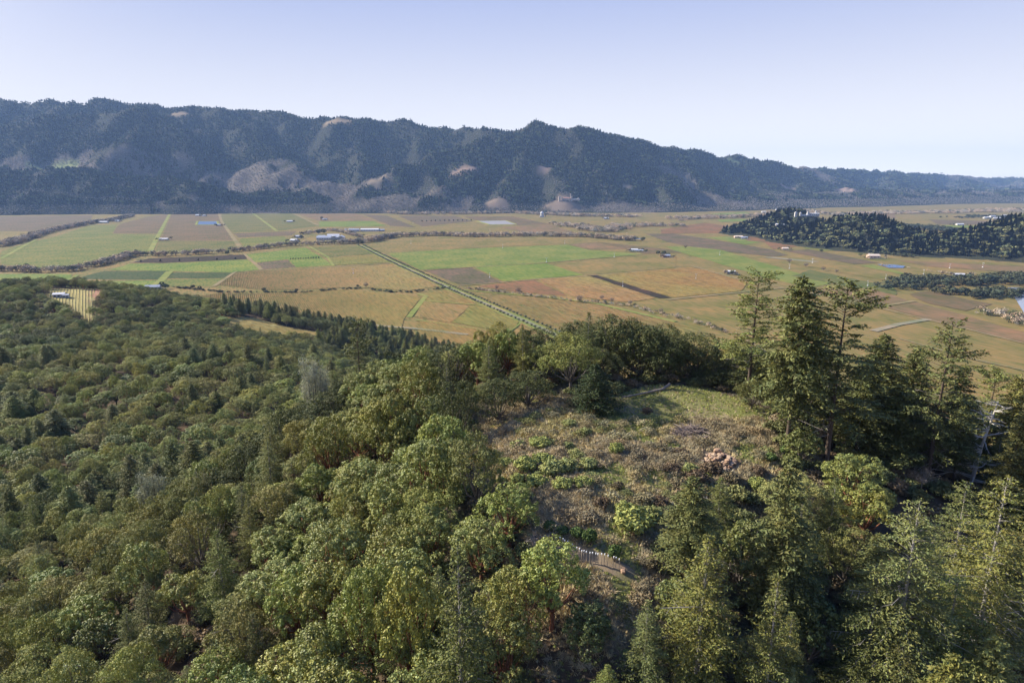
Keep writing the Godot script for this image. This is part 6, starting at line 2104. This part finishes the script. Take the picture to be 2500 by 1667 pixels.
	# pale bare bushes
	for s in [[62.5, -92.0, 3.4, 2.6, "pale leafless bush left of the lone flat-topped fir's trunk"], [3.2, -66.5, 2.2, 1.8, "grey leafless bush left of the stake row"], [-9.5, -52.5, 4.0, 2.4, "dark leafless tree left of the grey-trunked fir"]]:
		var o := thing("bare_bush", Vector3(s[0], ground(s[0], s[1]), s[1]))
		tag(o, s[4], "bush")
		var b := Bits.new()
		var grey := Color(0.3, 0.25, 0.2)
		b.tube(Vector3(0, -0.2, 0), Vector3(0, s[2] * 0.35, 0), 0.09, 0.06, 5, grey)
		var tw := Bits.new()
		for i in 22:
			var d := ball()
			d.y = absf(d.y) * 0.9 + 0.25
			var e: Vector3 = Vector3(0, s[2] * 0.35, 0) + d.normalized() * Vector3(s[3], s[2] * 0.65, s[3]) * 0.95
			b.tube(Vector3(0, s[2] * 0.3, 0), e, 0.035, 0.012, 4, grey)
			for k in 40:
				var q := Vector3(0, s[2] * 0.35, 0).lerp(e, rng.randf_range(0.4, 1.1)) + ball() * 0.4
				tw.leaf(q, ball(), (d + ball() * 0.8).normalized(), 0.42, 0.035, vary(grey * 1.1, 0.25))
		obj("stems", b.mesh(), bark, o)
		obj("twigs", tw.mesh(), leaf, o)
	# vines on the hill
	for v in [[hill_vines_a, deg_to_rad(58), "pale gold vineyard of curving rows beside the hilltop house", Color(0.44, 0.38, 0.16)], [hill_vines_b, deg_to_rad(12), "orange-gold vineyard strip in the left forest near the plain", Color(0.5, 0.36, 0.13)]]:
		tag(obj("hill_vineyard", vine_rows(v[0], v[1], 2.8, 0.55, v[3], true, 5.0), leafy("vine leaves", Color.WHITE, 0.9, 0.2, 0.1)), v[2], "vineyard", "", "stuff")

	var lane := Bits.new()
	var last := []
	for i in 30:
		var p := Vector2(-482, -756).lerp(Vector2(-372, -582), i / 29.0) + Vector2(sin(i * 0.5) * 1.5, 0)
		var pair := []
		for s: float in [-4.0, 4.0]:
			var q := p + Vector2(0.845, -0.534) * s
			pair.append(Vector3(q.x, ground(q.x, q.y) + 0.35, q.y))
		if last:
			lane.quad(last[0], pair[0], pair[1], last[1], vary(Color(0.36, 0.2, 0.13), 0.15))
		last = pair
	tag(obj("dirt_lane", lane.mesh(), leafy("lane earth", Color.WHITE, 0.95, 0.1, 0.0)), "red earth lane along the right edge of the hilltop vineyard", "", "", "structure")

func stone(i: int) -> ArrayMesh:
	var s := SphereMesh.new()
	s.radial_segments = 7
	s.rings = 4
	s.radius = 1.0
	s.height = 2.0
	var a := s.get_mesh_arrays()
	var v: PackedVector3Array = a[Mesh.ARRAY_VERTEX]
	for k in v.size():
		var d := v[k]
		v[k] = d * (1.0 + 0.55 * fine_noise.get_noise_3d(d.x * 60.0 + i * 50.0, d.y * 60.0, d.z * 60.0))
		v[k] = v[k].clamp(Vector3(-0.85, -0.7, -0.8), Vector3(0.8, 0.72, 0.85))
	var b := Bits.new()
	var ix: PackedInt32Array = a[Mesh.ARRAY_INDEX]
	for k in range(0, ix.size(), 3):
		var p := [v[ix[k]], v[ix[k + 1]], v[ix[k + 2]]]
		var n: Vector3 = (p[2] - p[0]).cross(p[1] - p[0])
		if n.length() < 1e-5: continue
		for q in p:
			b.ix.append(b.v.size())
			b.v.append(q)
			b.n.append(n.normalized())
			b.c.append(Color.WHITE)
	return b.mesh()


# ----------------------------------------------------------------

func _ready() -> void:
	var cam := Camera3D.new()
	cam.name = "camera"
	cam.position = EYE
	cam.rotation_degrees = Vector3(-PITCH, 0, 0)
	cam.fov = 2.0 * rad_to_deg(atan(833.5 / 1600.0))
	cam.near = 0.5
	cam.far = 60000.0
	add_child(cam)
	var sky := ProceduralSkyMaterial.new()
	sky.sky_top_color = lin(0.03, 0.1, 0.345)
	sky.sky_horizon_color = lin(0.68, 0.64, 0.54)
	sky.sky_curve = 0.148
	sky.ground_horizon_color = lin(0.3, 0.3, 0.28)
	sky.ground_bottom_color = lin(0.12, 0.12, 0.09)
	sky.sun_angle_max = 70.0
	sky.sun_curve = 0.31
	var env := Environment.new()
	env.background_mode = Environment.BG_SKY
	env.sky = Sky.new()
	env.sky.sky_material = sky
	env.tonemap_mode = Environment.TONE_MAPPER_LINEAR
	env.tonemap_exposure = 2.1
	env.fog_enabled = true
	env.fog_density = 0.000035
	env.fog_light_color = lin(0.38, 0.6, 1.0)
	env.sdfgi_enabled = true
	env.ssao_enabled = true
	env.ssil_enabled = true
	var we := WorldEnvironment.new()
	we.name = "world"
	we.environment = env
	add_child(we)
	var sun := DirectionalLight3D.new()
	sun.name = "sun"
	sun.light_energy = 1.6
	sun.light_color = lin(1.0, 0.93, 0.82)
	sun.light_angular_distance = 0.5
	sun.shadow_enabled = true
	add_child(sun)
	sun.look_at_from_position(SUN_FROM * 100.0, Vector3.ZERO)

	rng.seed = 1
	hill_noise.seed = 4
	hill_noise.noise_type = FastNoiseLite.TYPE_SIMPLEX_SMOOTH
	hill_noise.frequency = 1.0 / 900.0
	gully_noise.seed = 6
	gully_noise.fractal_type = FastNoiseLite.FRACTAL_RIDGED
	gully_noise.frequency = 1.0 / 620.0
	gully_noise.fractal_octaves = 3
	hill_noise.fractal_octaves = 3
	patch_noise.seed = 8
	patch_noise.frequency = 1.0 / 240.0
	patch_noise.fractal_octaves = 4
	fine_noise.seed = 15
	fine_noise.frequency = 1.0 / 120.0
	fine_noise.fractal_octaves = 3
	lie_of_land()
	build_ground()
	build_fields()
	build_far_woods()
	build_belts()
	build_houses()
	build_trees()
	build_clearing()
